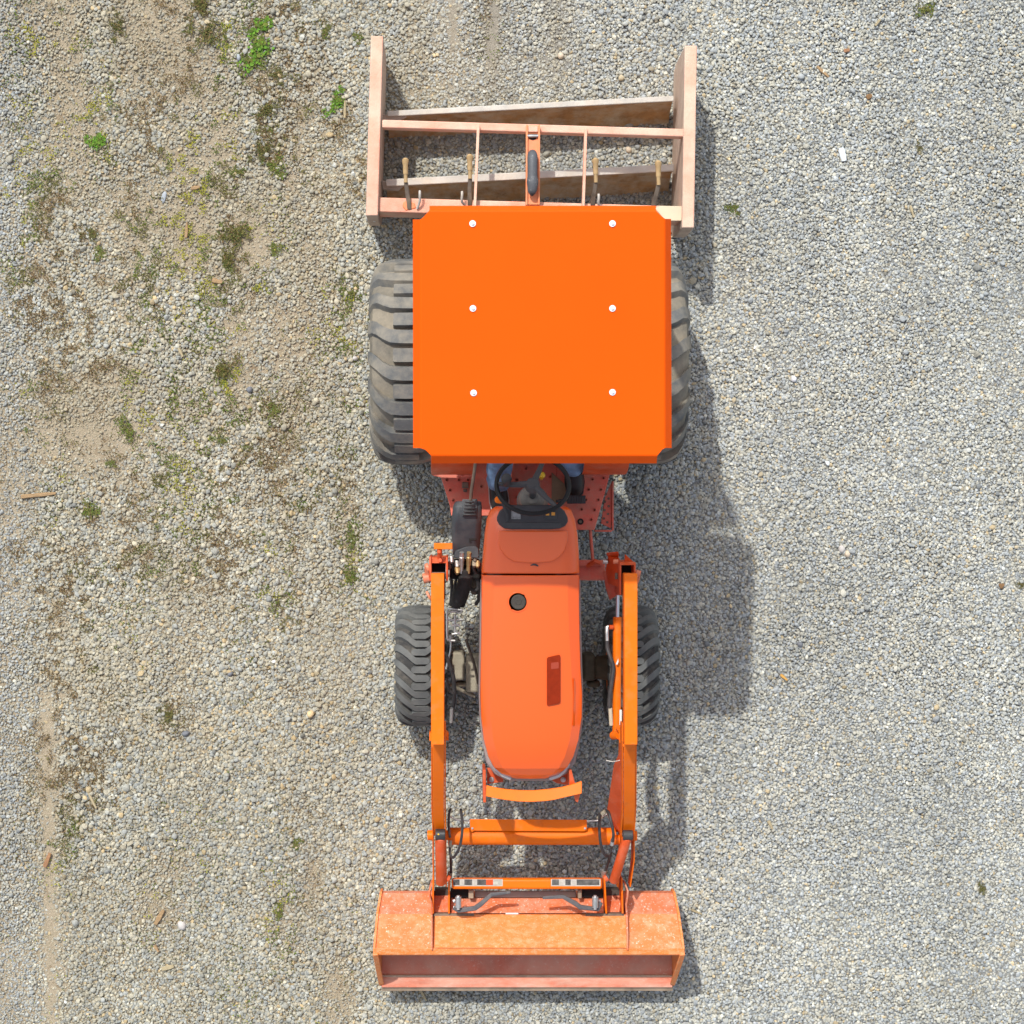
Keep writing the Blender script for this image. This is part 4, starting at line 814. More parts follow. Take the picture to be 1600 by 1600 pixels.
# torque tube between the arms and its cover plate
mb = MB(); mb.tube([P(700, 1306.5, .50), P(962, 1306.5, .50)], .0425, 28); mb.build('torque_tube', M_arm, tr, smooth=50)
mb = MB(); mb.prism([P(734, 1280, .56), P(917, 1281, .56), P(917, 1297, .556), P(913, 1299, .556), P(740, 1298, .556), P(739, 1300, .556), P(735, 1299, .556)], (0, 0, -.006)); tcov = mb.build('line_cover', M_arm, tr, bevel=.002)
for x, y in ((738, 1294), (914, 1294)):
    mb = MB(); p = P(x, y, .558); mb.disc(p, .0055, .006, 8); mb.build('cover_bolt', M_chrome, tcov)
mb = MB(); mb.tube([P(703, 1276, .54), P(715, 1281, .54), P(735, 1283, .54)], .004, 8); mb.tube([P(917, 1283, .54), P(935, 1282, .54), P(942, 1275, .56), P(948, 1272, .56)], .004, 8); mb.build('steel_lines', M_chrome, tr)
# left hoses
mb = MB(); mb.tube(spline([P(703, 1308, 0.60), P(701, 1290, 0.64), P(702, 1270, 0.68), P(704, 1264, 0.66)], 5), .0062, 8); mb.build('bucket_hose', M_hose, tr)
mb = MB(); mb.tube(spline([P(720, 1264, 0.66), P(722, 1280, 0.69), P(722, 1300, 0.69), P(719, 1320, 0.66), P(713, 1334, 0.62), P(707, 1340, 0.59), P(703, 1332, 0.58), P(703.5, 1318, 0.58)], 5), .0066, 8); mb.build('bucket_hose', M_hose, tr)
mb = MB(); mb.tube(spline([P(704, 1335, 0.52), P(704.5, 1350, 0.46), P(705, 1366, 0.40)], 5), .0066, 8); mb.build('bucket_hose', M_hose, tr)
mb = MB(); mb.tube([P(703.5, 1314, 0.59), P(703.5, 1323, 0.58)], .0085, 8); mb.tube([P(703.5, 1363, 0.41), P(702, 1372, 0.39)], .012, 8); mb.build('hose_end', M_axle, tr)
# right hoses
mb = MB(); mb.tube(spline([P(946, 1266, 0.62), P(951, 1270, 0.68), P(955, 1285, 0.70), P(958.5, 1303, 0.68), P(957, 1315, 0.66)], 5), .0075, 8); mb.build('bucket_hose', M_hose, tr)
mb = MB(); mb.tube(spline([P(937, 1272, 0.62), P(936.5, 1288, 0.68), P(937.5, 1310, 0.68), P(941, 1328, 0.64), P(946.5, 1337, 0.60), P(952, 1334, 0.58), P(955, 1324, 0.59)], 5), .0070, 8); mb.build('bucket_hose', M_hose, tr)
mb = MB(); mb.tube(spline([P(954, 1332, 0.54), P(951, 1345, 0.48), P(945, 1362, 0.40)], 5), .0075, 8); mb.build('bucket_hose', M_hose, tr)
mb = MB(); mb.tube([P(957.5, 1311, 0.66), P(956, 1320, 0.64)], .010, 8); mb.tube([P(944, 1360, 0.41), P(943, 1370, 0.38)], .013, 8); mb.build('hose_end', M_chrome, tr)
mb = MB(); mb.tube([P(941, 1272, 0.64), P(946, 1268, 0.65)], .012, 8); mb.tube([P(935, 1275, 0.61), P(939, 1280, 0.61)], .014, 8); mb.build('hose_tee', M_axle, tr)
mb = MB(); mb.tube(spline([P(947.5, 1188, .92), P(958, 1190, .95), P(968, 1188, 1.0)], 4), .0022, 6); mb.build('zip_tie', M_stickerw, aR)
# bucket cylinders
def bcyl(a, b, r):
    mb = MB(); d = b - a; mb.tube([a, a + d * .05, a + d * .055, a + d * .95, a + d * .97], [r * .9, r * .9, r, r, r * .8], 18); o = mb.build('bucket_cylinder', M_red, tr, smooth=50, bevel=.002)
    mb = MB(); mb.tube([a + Vector((-.024, 0, 0)), a + Vector((.024, 0, 0))], r * 1.05, 14); mb.build('cylinder_eye', M_black, o, bevel=.003); return o
c1 = bcyl(P(688, 1304, .68), P(689, 1383, .53), .0260); c2 = bcyl(P(981, 1305, .68), P(958, 1380, .53), .0235)
mb = MB(); mb.disc(P(685, 1303.5, .704), .004, .004, 8); mb.build('grease_nipple', M_yellow, c1)
mb = MB(); mb.tube([P(698, 1371, .53), P(702, 1374, .53)], .016, 10); mb.build('port', M_red, c1)
mb = MB(); mb.tube([P(949, 1371, .53), P(945, 1374, .53)], .016, 10); mb.build('port', M_red, c2)
# coupler tube with reflectors
mb = MB(); hc = .46; a = P(706, 1381.5, hc); b = P(941, 1381.5, hc); mb.box(((a.x + b.x) / 2, a.y, hc - .026), (b.x - a.x, .052, .052)); ct = mb.build('coupler_tube', M_arm, tr, bevel=.012, seg=3)
M_dullw = mat('dull_white_sticker', (.50, .47, .41), .6, var=.2, vscale=60, dust=.4, dcol=(.4, .3, .2), dscale=40); M_dullk = mat('dull_black_sticker', (.065, .06, .055), .6, var=.4, vscale=50, dust=.4, dcol=(.28, .24, .2), dscale=50)
def sticker(x0, x1, parts):
    for k, (a0, a1, mt) in enumerate(parts):
        mb = MB(); mb.pbox(lerp(x0, x1, a0), 1374.2, lerp(x0, x1, a1), 1383.0, hc, hc + .0012 + (.0008 if k else 0)); mb.build('reflective_sticker', mt, ct, smooth=0)
mb = MB(); mb.pbox(709, 1373.6, 785.5, 1384.6, hc - .002, hc + .0004); mb.pbox(861, 1373.6, 938.5, 1384.6, hc - .002, hc + .0004); mb.build('sticker_backing', M_dullw, ct, smooth=0)
sticker(708, 786, [(.0, .66, M_dullk), (.13, .225, M_dullw), (.38, .48, M_dullw), (.66, .80, M_red), (.80, .97, mat('sticker_grey', (.42, .40, .34), .5, var=.3, vscale=60))])
sticker(861, 938, [(.02, .98, mat('sticker_worn', (.10, .095, .085), .6, var=.5, vscale=50)), (.16, .29, M_dullw), (.30, .40, M_dullk), (.40, .52, M_dullw)])

# ------------------------------------------------------------------ bucket
BZ = .17                       # the bucket is carried clear of the ground
P_ground = P
def P(px, py, h): q = P_ground(px, py, h + BZ); q.z = h; return q
bk = bpy.data.objects.new('bucket', None); C.objects.link(bk); bk.parent = tr; bk.location = P(826, 1480, .0) - Vector(tr.location)
X0, X1 = -.413, 1.110
yA = P(0, 1541, .02).y; prof_o = [(yA, .012), (-1.965, .012), (-1.925, .025), (-1.896, .07), (-1.899, .12), (P(0, 1428, .20).y, .20), (P(0, 1481, .328).y, .328), (P(0, 1484, .331).y, .330)]
prof_i = [(y - .006 if i > 1 else y, z - .0 if i > 4 else z + .010) for i, (y, z) in enumerate(prof_o)]
prof_i = [(yA, .024), (-1.97, .024), (-1.935, .034), (-1.908, .075), (-1.912, .12), (prof_o[5][0] - .010, .192), (prof_o[6][0] - .006, .316), (prof_o[7][0], .318)]
ring = prof_o + prof_i[::-1]
ins = [.018, .028, .031, .028, .026, .011, 0, 0]; ins = ins + ins[::-1]
mb = MB(); mb.loft([[Vector((X0 + .012 + q, y, z)) for (y, z), q in zip(ring, ins)], [Vector((X1 - .012 - q, y, z)) for (y, z), q in zip(ring, ins)]]); 
o = mb.build('bucket_shell', [M_bucket_back, M_bucket_in, M_wing], bk, smooth=25)
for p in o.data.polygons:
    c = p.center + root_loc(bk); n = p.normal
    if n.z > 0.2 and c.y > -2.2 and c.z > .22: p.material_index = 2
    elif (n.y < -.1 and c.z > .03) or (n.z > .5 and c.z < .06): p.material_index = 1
side = [(yA - .002, .006), (-1.965, .006), (-1.915, .015), (-1.886, .06), (-1.891, .13), (prof_o[5][0] + .008, .206), (prof_o[6][0] + .006, .337), (P(0, 1492, .345).y, .344), (P(0, 1502, .285).y, .28), (P(0, 1520, .15).y - .01, .14)]
sin_ = [.018, .028, .031, .028, .026, .011, 0, 0, .003, .011]
for s, x in ((-1, X0), (1, X1)):
    mb = MB(); mb.loft([[Vector((x - s * q, y, z)) for (y, z), q in zip(side, sin_)], [Vector((x - s * (.012 + q), y, z)) for (y, z), q in zip(side, sin_)]]); mb.build('bucket_side', M_bucket, bk, bevel=.002)
    # rolled stiffener along the front edge of the side
    mb = MB(); mb.beam([Vector((x - s * .012, P(0, 1489, .345).y, .346)), Vector((x - s * .020, P(0, 1510, .22).y, .215)), Vector((x - s * .030, yA + .02, .03))], .026, .012, side=(1, 0, 0)); mb.build('side_stiffener', M_bucket, bk, bevel=.003)
mb = MB(); 
mb.loft([[Vector((x, P(0, 1481.5, .344).y, .345)), Vector((x, P(0, 1492.0, .342).y, .341)), Vector((x, P(0, 1493, .325).y, .322)), Vector((x, P(0, 1486, .32).y, .315))] for x in (X0 + .001, X1 - .001)]); mb.build('top_lip', M_bucket, bk, bevel=.004, seg=3)
# cutting edge
mb = MB(); yB = P(0, 1525.5, .03).y; mb.loft([[Vector((x, yB, .0300)), Vector((x, yB - .006, .0335)), Vector((x, yA - .003, .0310)), Vector((x, yA - .003, .020)), Vector((x, yB, .018))] for x in (X0 + .032, X1 - .032)]); mb.build('edge_plate', mat('sunlit_edge_paint', (.66, .20, .115), .6, var=.2, vscale=7, dust=.8, dcol=(.66, .44, .34), dscale=6, dlo=.38, dhi=.7, speck=.35, stretch=(1, 3, 1)), bk)  # edge plate; its paler pink paints in the sunlit strip of the floor
mb = MB(); mb.tube([Vector((X0 + .034, yB + .002, .030)), Vector((X1 - .034, yB + .002, .030))], .006, 6); mb.build('dirt_ridge', mat('packed_dirt', (.46, .34, .24), .95, var=.25, vscale=12, bump=.4), bk)
mb = MB(); mb.loft([[Vector((x, yA + .008, .026)), Vector((x, yA + .03, .030)), Vector((x, yA - .026, .008)), Vector((x, yA - .026, .002)), Vector((x, yA + .03, .004))] for x in (X0 + .030, X1 - .028)]); mb.build('cutting_edge', M_edge, bk)
# front plate of the coupler mount: the bright middle panel
xa, xb = P(679, 1450, .32).x, P(980, 1450, .32).x
mb = MB(); mb.loft([[Vector((x, P(0, 1428.5, .238).y, .238)), Vector((x, P(0, 1481.5, .350).y, .3495)), Vector((x, P(0, 1481.5, .348).y + .004, .325)), Vector((x, P(0, 1430, .23).y, .21))] for x in (xa, xb)]); mb.build('mid_panel', M_bucket, bk, bevel=.003)
mb = MB(); mb.pbox(790, 1426.5, 810, 1428.6, .20, .243); mb.build('panel_tab', M_stickerw, bk); mb = MB(); mb.pbox(678, 1427.5, 741, 1431, .20, .244); mb.pbox(915, 1427.5, 975, 1431, .20, .244); mb.build('panel_edge', M_shank, bk)
def gusset(x, wv, name='gusset'):
    mb = MB(); pts = [(1380, .28), (1392, .31), (1402, .31), (1414, .28), (1430, .26), (1460, .32), (1484, .36)]
    r1 = [P(x + wv[i], y, h) for i, (y, h) in enumerate(pts)]
    rings = [[p + Vector((-.004, 0, 0)), p + Vector((.004, 0, 0)), p + Vector((.004, 0, -.10)), p + Vector((-.004, 0, -.10))] for p in r1]; mb.loft(rings); mb.build(name, M_bucket_back, bk, bevel=.001)
gusset(674.5, [0, -3.5, -3, .5, 0, 0, 0]); gusset(979.5, [-3, 1.5, 1, -1, 0, 1, 1])
# coupler brackets: two plates each side
mb = MB(); mb.pbox(704, 1391, 735, 1402, .12, .19); mb.pbox(910, 1391, 942, 1402, .12, .19); mb.build('latch_pocket', M_void, bk)
mb = MB(); mb.pbox(732, 1391, 740, 1404, .18, .235); mb.pbox(903, 1391, 909, 1404, .18, .235); mb.build('latch_lug', M_edge, bk, bevel=.003)
mb = MB(); mb.loft([[Vector((x, P(0, 1392.5, .17).y, .172)), Vector((x, P(0, 1402, .18).y, .184)), Vector((x, P(0, 1402, .18).y, .16)), Vector((x, P(0, 1392.5, .17).y, .15))] for x in (P(742, 1400, .18).x, P(900, 1400, .18).x)]); mb.build('hook_bar', mat('dusty_grey_steel', (.30, .22, .19), .75, var=.2, dust=.6), bk, bevel=.003)
mb = MB(); mb.loft([[Vector((x, P(0, 1403, .17).y, .170)), Vector((x, P(0, 1427, .23).y, .230)), Vector((x, P(0, 1427, .23).y, .20)), Vector((x, P(0, 1403, .17).y, .145))] for x in (P(704, 1400, .2).x, P(943, 1400, .2).x)]); mb.build('mount_plate', M_bucket_back, bk, bevel=.002)
bk.location.z += BZ; P = P_ground
for x in (676.8, 701.5, 944.5, 971.5):
    mb = MB(); dx = {676.8: -.5, 701.5: 0, 944.5: 3, 971.5: 1.5}[x]
    r1 = [(P(x, 1372, .46), .2), (P(x + dx * .4, 1395, .45), .22), (P(x + dx, 1427.5, .43), .15)]
    mb.loft([[p + Vector((-.0042, 0, 0)), p + Vector((.0042, 0, 0)), p + Vector((.0042, 0, -d)), p + Vector((-.0042, 0, -d))] for p, d in r1]); mb.build('coupler_bracket', M_arm, tr, bevel=.0015)
mb = MB(); mb.pbox(679, 1390, 700, 1427, .22, .30); mb.pbox(947, 1390, 971, 1427, .22, .30); mb.build('bracket_gap_shade', M_chassis, tr)  # dark fill paints the shade between each pair of bracket plates
mb = MB(); mb.prism([P(688, 1427, .22), P(700, 1413, .22), P(700, 1427, .40)], (0, 0, -.02)); mb.prism([P(958, 1424, .22), P(968, 1395, .22), P(970, 1424, .40)], (0, 0, -.02)); mb.build('bracket_rib', M_red, tr)
# quick-attach levers and springs
def lever(pts, sx, sy):
    mb = MB(); q = [P(x, y, h) for x, y, h in pts]; mb.beam(q, [.024, .024, .024, .024, .02, .014][:len(q)], .016); lv = mb.build('latch_lever', mat('lever_grip', (.09, .085, .09), .55, var=.15, dust=.5, dcol=(.25, .22, .2), dscale=14), tr, bevel=.004)
    mb = MB()
    for k in range(9): 
        y = sy - 8 + 1.9 * k; mb.tube([P(sx, y - .7, .505), P(sx, y + .7, .505)], .0155, 12)
    mb.tube([P(sx, sy - 11, .505), P(sx, sy + 11, .505)], .008, 10); mb.build('latch_spring', M_chrome, lv)
    mb = MB(); d = 1 if sx < 800 else -1
    mb.tube([P(sx - 4 * d, sy - 3, .47), P(sx - 8 * d, sy - 1, .47)], .011, 10); mb.tube([P(sx - 5 * d, sy + 8, .47), P(sx - 8 * d, sy + 8, .47)], .010, 10); mb.build('latch_nut', M_chrome, lv, bevel=.002)
    return lv
lever([(709, 1418, .49), (717, 1423, .49), (742, 1419.5, .50), (750, 1414, .505), (768, 1398, .52), (798, 1394.5, .53)], 716, 1410)
lever([(939, 1410, .49), (934, 1421, .49), (907, 1418, .50), (899, 1412, .505), (880, 1401.5, .52), (848, 1403, .53)], 930, 1410)
# rear links to the implement, half hidden by the canopy
for s in (-1, 1):
    mb = MB(); mb.beam([Vector((XC + s * .16, .98, .40)), Vector((XC + s * .30, P(0, 345, .42).y, .44))], .03, .06); mb.build('lower_link', M_chassis, tr, bevel=.004)

# ================================================================== PERSON
def skin(name, nodes, edges, mt, parent=None, sub=2, root=0):
    names = list(nodes); idx = {k: i for i, k in enumerate(names)}; off = root_loc(parent)
    me = bpy.data.meshes.new(name); me.from_pydata([Vector(nodes[k][0]) - off for k in names], [(idx[a], idx[b]) for a, b in edges], [])
    me.materials.append(mt); o = bpy.data.objects.new(name, me); C.objects.link(o)
    if parent: o.parent = parent
    md = o.modifiers.new('skin', 'SKIN'); md.use_smooth_shade = True; md.branch_smoothing = .3
    for k, i in idx.items():
        r = nodes[k][1]; o.data.skin_vertices[0].data[i].radius = r if isinstance(r, tuple) else (r, r); o.data.skin_vertices[0].data[i].use_root = (i == root)
    sb = o.modifiers.new('sub', 'SUBSURF'); sb.levels = sub; sb.render_levels = sub
    return o
hip = P(838, 585, .92)
B = dict(pelvis=(hip, (.15, .12)), belly=(hip + Vector((0, .03, .20)), (.145, .11)), chest=(hip + Vector((0, .05, .42)), (.16, .115)), neck0=(hip + Vector((0, .03, .54)), .065), neck=(hip + Vector((0, .01, .60)), .055),
         jaw=(hip + Vector((0, -.025, .67)), (.062, .075)), head=(hip + Vector((0, -.02, .75)), (.075, .092)), crown=(hip + Vector((0, -.005, .82)), (.062, .075)))
E = [('pelvis', 'belly'), ('belly', 'chest'), ('chest', 'neck0'), ('neck0', 'neck'), ('neck', 'jaw'), ('jaw', 'head'), ('head', 'crown')]
kn = {'l': P(783, 690, .98), 'r': P(890, 690, .98)}; an = {'l': P(779, 760, .63), 'r': P(894, 732, .63)}
hand = {'l': P(800, 686, 1.30), 'r': P(866, 686, 1.30)}
for s, k in ((-1, 'l'), (1, 'r')):
    sh = hip + Vector((s * .17, .04, .47)); el_ = hip + Vector((s * .25, -.13, .24)); wr = hand[k] + Vector((s * .015, .06, .03))
    B['sh' + k] = (sh, .065); B['el' + k] = (el_, .045); B['wr' + k] = (wr, .028); B['pa' + k] = (hand[k] + Vector((s * .005, .015, .03)), (.038, .018))
    E += [('chest', 'sh' + k), ('sh' + k, 'el' + k), ('el' + k, 'wr' + k), ('wr' + k, 'pa' + k)]
    for f, (dx, l) in enumerate(((-.027, .075), (-.009, .085), (.009, .08), (.026, .062))):
        b0 = hand[k] + Vector((dx, -.02, .034)); B[f'f{f}a{k}'] = (b0, .0095); B[f'f{f}b{k}'] = (b0 + Vector((0, -l * .42, -.004)), .0088); B[f'f{f}c{k}'] = (b0 + Vector((0, -l * .62, -.028)), .0082); B[f'f{f}d{k}'] = (b0 + Vector((0, -l * .40, -.048)), .0075)
        E += [('pa' + k, f'f{f}a{k}'), (f'f{f}a{k}', f'f{f}b{k}'), (f'f{f}b{k}', f'f{f}c{k}'), (f'f{f}c{k}', f'f{f}d{k}')]
    t0 = hand[k] + Vector((-s * .034, .02, .02)); B['t0' + k] = (t0, .011); B['t1' + k] = (t0 + Vector((-s * .022, -.028, -.012)), .0095); B['t2' + k] = (t0 + Vector((-s * .018, -.055, -.02)), .008)
    E += [('wr' + k, 't0' + k), ('t0' + k, 't1' + k), ('t1' + k, 't2' + k)]
    hj = hip + Vector((s * .09, -.02, -.01)); B['hj' + k] = (hj, .085); B['kn' + k] = (kn[k], .055); B['an' + k] = (an[k] + Vector((0, 0, .02)), .030); B['to' + k] = (an[k] + Vector((s * .004, -.05, -.066)), (.014, .012))
    E += [('pelvis', 'hj' + k), ('hj' + k, 'kn' + k), ('kn' + k, 'an' + k), ('an' + k, 'to' + k)]
man = skin('person', B, E, M_skin)
tag(man, 'person in blue jeans and black shoes sitting at the wheel, mostly hidden under the canopy', 'person')
J = dict(pelvis=(hip, (.165, .135)), waist=(hip + Vector((0, .02, .12)), (.16, .125))); JE = [('pelvis', 'waist')]
for s, k in ((-1, 'l'), (1, 'r')):
    J['hj' + k] = (B['hj' + k][0], .10); J['mid' + k] = ((B['hj' + k][0] + kn[k]) / 2, .088); J['kn' + k] = (kn[k] + Vector((0, .0, .005)), .078)
    J['sh' + k] = (lerp(kn[k], an[k], .45) + Vector((0, .01, 0)), .066); J['cu' + k] = (lerp(kn[k], an[k], .86), .062); J['he' + k] = (lerp(kn[k], an[k], .99), .058)
    JE += [('pelvis', 'hj' + k), ('hj' + k, 'mid' + k), ('mid' + k, 'kn' + k), ('kn' + k, 'sh' + k), ('sh' + k, 'cu' + k), ('cu' + k, 'he' + k)]
jo = skin('jeans', J, JE, M_jeans, man)
tx = bpy.data.textures.new('folds', 'CLOUDS'); tx.noise_scale = .07
dm = jo.modifiers.new('folds', 'DISPLACE'); dm.texture = tx; dm.strength = .022; dm.mid_level = .5
S = dict(belly=(hip + Vector((0, .025, .12)), (.172, .138)), mid=(hip + Vector((0, .035, .28)), (.168, .13)), chest=(B['chest'][0], (.182, .138)), neck0=(hip + Vector((0, .03, .53)), .078)); SE = [('belly', 'mid'), ('mid', 'chest'), ('chest', 'neck0')]
for s, k in ((-1, 'l'), (1, 'r')):
    S['sh' + k] = (B['sh' + k][0], .082); S['el' + k] = (B['el' + k][0], .060); S['wr' + k] = (lerp(B['el' + k][0], B['wr' + k][0], .85), .043); SE += [('chest', 'sh' + k), ('sh' + k, 'el' + k), ('el' + k, 'wr' + k)]
skin('shirt', S, SE, M_shirt, man)
hc_ = B['head'][0]
mb = MB(); hr = []
for k in range(7):
    t = k / 6; ph = lerp(-.25, math.pi / 2 - .08, t); hr.append([hc_ + Vector((.087 * math.cos(ph) * math.cos(a), .008 + .103 * math.cos(ph) * math.sin(a) * (.80 if math.sin(a) < 0 else 1), .025 + .082 * math.sin(ph) + (.030 * max(0, -math.sin(a)) * (1 - t)))) for a in [2 * math.pi * q / 20 for q in range(20)]])
mb.loft(hr); mb.build('hair', M_hair, man, smooth=70)
for s in (-1, 1):
    mb = MB(); p = hc_ + Vector((s * .03, -.082, .005)); mb.tube([p + Vector((0, -.008, 0)), p, p + Vector((0, .01, 0))], [.005, .012, .008], 10); mb.build('eye', M_eye, man)
    mb = MB(); mb.disc(p + Vector((0, -.010, -.001)), .005, .002, 8); mb.build('pupil', M_hair, man)
    mb = MB(); p = hc_ + Vector((s * .078, .005, -.005)); mb.tube([p + Vector((0, 0, -.03)), p + Vector((s * .008, .004, 0)), p + Vector((s * .006, .006, .028))], [.008, .014, .010], 8); mb.build('ear', M_skin, man)
mb = MB(); p = hc_ + Vector((0, -.09, -.02)); mb.tube([p + Vector((0, .002, .035)), p + Vector((0, -.012, .008)), p + Vector((0, -.02, -.01)), p + Vector((0, .004, -.018))], [.007, .010, .014, .008], 8); mb.build('nose', M_skin, man)
mb = MB(); p = hc_ + Vector((0, -.094, -.065)); mb.tube([p + Vector((-.024, .012, 0)), p, p + Vector((.024, .012, 0))], [.003, .007, .003], 8); mb.build('mouth', mat('lips', (.40, .16, .13), .5), man)
for s, k, (cx, cy), yaw in ((-1, 'l', (777, 752), .12), (1, 'r', (897, 722), .06)):
    c = P(cx, cy, .60); M = Matrix.Rotation(yaw, 3, 'Z'); zs = hp + .004
    out = [(-.034, .10), (-.040, .05), (-.043, -.03), (-.047, -.09), (-.040, -.14), (-.018, -.165), (.012, -.166), (.036, -.142), (.045, -.09), (.041, -.03), (.038, .05), (.033, .10), (.015, .122), (-.016, .122)]
    def rg(sc, z, dy=0): 
        return [Vector((c.x, c.y, 0)) + M @ Vector((x * sc, (y + dy) * sc, 0)) + Vector((0, 0, z)) for x, y in out]
    mb = MB(); mb.loft([rg(1.06, zs), rg(1.08, zs + .012), rg(1.05, zs + .022)]); mb.build('shoe_sole', M_sole if k == 'l' else M_shoe, man, smooth=60)
    def rh(sc, z, hy): return [Vector((c.x, c.y, 0)) + M @ Vector((x * sc, (y * sc if y > 0 else y * hy), 0)) + Vector((0, 0, z)) for x, y in out]
    mb = MB(); mb.loft([rh(1.0, zs + .022, 1.0), rh(1.0, zs + .045, .97), rh(.86, zs + .075, .72), rh(.80, zs + .10, .35)]); mb.build('shoe', M_shoe, man, smooth=60)

# ================================================================== GRADING IMPLEMENT
ld = thing('grading_scraper', 'faded pink land grading scraper with two dusty blades hitched behind the tractor', 'land scraper', (P(832, 220, 0).x, P(832, 220, 0).y, 0))
HS = .575
def sideplate(xr, yr, xf, yf, w):
    mb = MB(); tR = P(xr, yr, HS); tF = P(xf, yf, HS); d = (tF - tR); u = Vector((1, 0, 0))
    prof = [(0, 0), (1, 0), (1, -.33), (.99, -.46), (.96, -.53), (.90, -.565), (.06, -.565), (.02, -.53), (0, -.46)]
    mb.loft([[tR + d * t + Vector((0, 0, z)) - u * w / 2 for t, z in prof], [tR + d * t + Vector((0, 0, z)) + u * w / 2 for t, z in prof]])
    o = mb.build('side_plate', [M_lp, M_lp_side], ld, bevel=.006, seg=3)
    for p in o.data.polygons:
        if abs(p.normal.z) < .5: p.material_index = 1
    return o
sL = sideplate(589, 56, 581, 337, .060); sR = sideplate(1079.5, 71, 1075, 356, .060)
mb = MB(); mb.disc(P(584, 350, .2), .004, .002, 8); 
mb = MB(); p = P(584.5, 349, .42); mb.tube([Vector((p.x, P(0, 337, HS).y + .002, .36)), Vector((p.x, P(0, 337, HS).y - .003, .36))], .006, 10); mb.build('plate_hole', M_stickerw, sL)
def bar(x0, y0, x1, y1, wpx, h, dep, name, mt=M_lp):
    mb = MB(); a, b = P(x0, y0, h), P(x1, y1, h); mb.beam([a, b], wpx / F * (H - h), dep); return mb.build(name, mt, ld, bevel=.006, seg=3)
bar(597, 193, 1070, 207.5, 12.5, .565, .075, 'cross_bar'); bar(591, 319.5, 1068, 333.5, 22.5, .54, .20, 'cross_bar')
# blades: dirty mouldboards with a pale wear lip
def blade(lx, ly, rx, ry, h, bl, br, lip):
    a, b = P(lx, ly, h), P(rx, ry, h); c, d = P(rx, br, .0), P(lx, bl, .0); c.x = b.x; d.x = a.x
    e = Vector((0, -.012, 0)); n = 14; mb = MB(); rows = []
    for i in range(n + 1):
        t = i / n; T = lerp(a, b, t); Bm = lerp(d, c, t); mid = lerp(T, Bm, .5) + Vector((0, .035, 0))
        rows.append([T + Vector((0, .0, 0)), lerp(T, mid, .5) + Vector((0, .008, 0)), mid, lerp(mid, Bm, .5) + Vector((0, .012, 0)), Bm + Vector((0, 0, -.01)), Bm + Vector((0, .05, -.01)), mid + Vector((0, .05, 0)), T + Vector((0, .02, 0))])
    mb.loft(rows); o = mb.build('blade', M_rust, ld, smooth=40)
    mb = MB(); mb.beam([a + Vector((0, .010, .004)), b + Vector((0, .010, .004))], lip, .018); mb.build('wear_lip', M_blade, o, bevel=.004)
    return o
blade(605, 181, 1053, 157, .30, 219, 197, .028); blade(603, 289, 1053, 265, .30, 332, 302, .036)
# end flanges where the blades meet the sides
for (x0, y0, x1, y1) in ((596, 178, 628, 188), (596, 282, 628, 296)):
    mb = MB(); mb.prism([P(x0, y0, .28), P(x1 + 8, y0 + 4, .28), P(x1 - 6, y1 + 2, .26), P(x0 + 2, y1, .26)], (0, 0, -.02)); mb.build('blade_flange', M_blade, ld, bevel=.003)
# centre mast and hitch
mb = MB(); mb.beam([P(832.5, 196, .600), P(832, 320, .600)], 19 / F * 10.9, .012); 
mast = mb.build('mast_plate', M_lp_or, ld, bevel=.003)
mb = MB()
for x in (823.5, 842.5): mb.beam([P(x, 195, .615), P(x - .5, 320, .615)], .009, .06)
mb.build('mast_cheek', M_lp_or, mast, bevel=.002)
mb = MB(); mb.pbox(825.5, 197, 840.5, 206, .60, .612); mb.build('mast_cap', M_lp, mast, bevel=.002)
mb = MB(); q = [(825, 209), (840, 209), (840, 213), (837, 217.5), (832.5, 219), (828, 217.5), (825, 213)]; mb.prism([P(x, y, .603) for x, y in q], (0, 0, -.003)); mb.build('mast_slot', M_void, mast)
mb = MB(); mb.tube([P(824, 212.5, .612), P(841, 212.5, .612)], .007, 10); mb.build('hitch_pin', M_chrome, mast)
mb = MB(); mb.tube(spline([P(832, 237, .63), P(832, 246, .645), P(832, 262, .655), P(832, 280, .655), P(832, 290, .655), P(831.5, 298, .65), P(831, 304, .63)], 3), [.016, .021, .024, .025, .025, .0245, .0245, .024, .0245, .026, .028, .0275, .026, .0245, .024, .023, .018, .013, .010], 16)
mb.tube([P(823.5, 282, .655), P(840.5, 282, .655)], .011, 10); mb.build('top_link', mat('grey_cast_iron', (.085, .09, .10), .6, var=.2, vscale=20, speck=.5, speckcol=(.4, .4, .38), speckscale=110), ld, smooth=60)
for (x0, y0, x1, y1) in ((747.5, 195, 742, 322), (915.5, 200, 911.5, 322)):
    mb = MB(); mb.beam([P(x0, y0, .582), lerp(P(x0, y0, .582), P(x1, y1, .60), .5) + Vector((0, 0, .01)), P(x1, y1, .60)], .0135, .05); mb.build('mast_brace', M_lp, ld, bevel=.002)
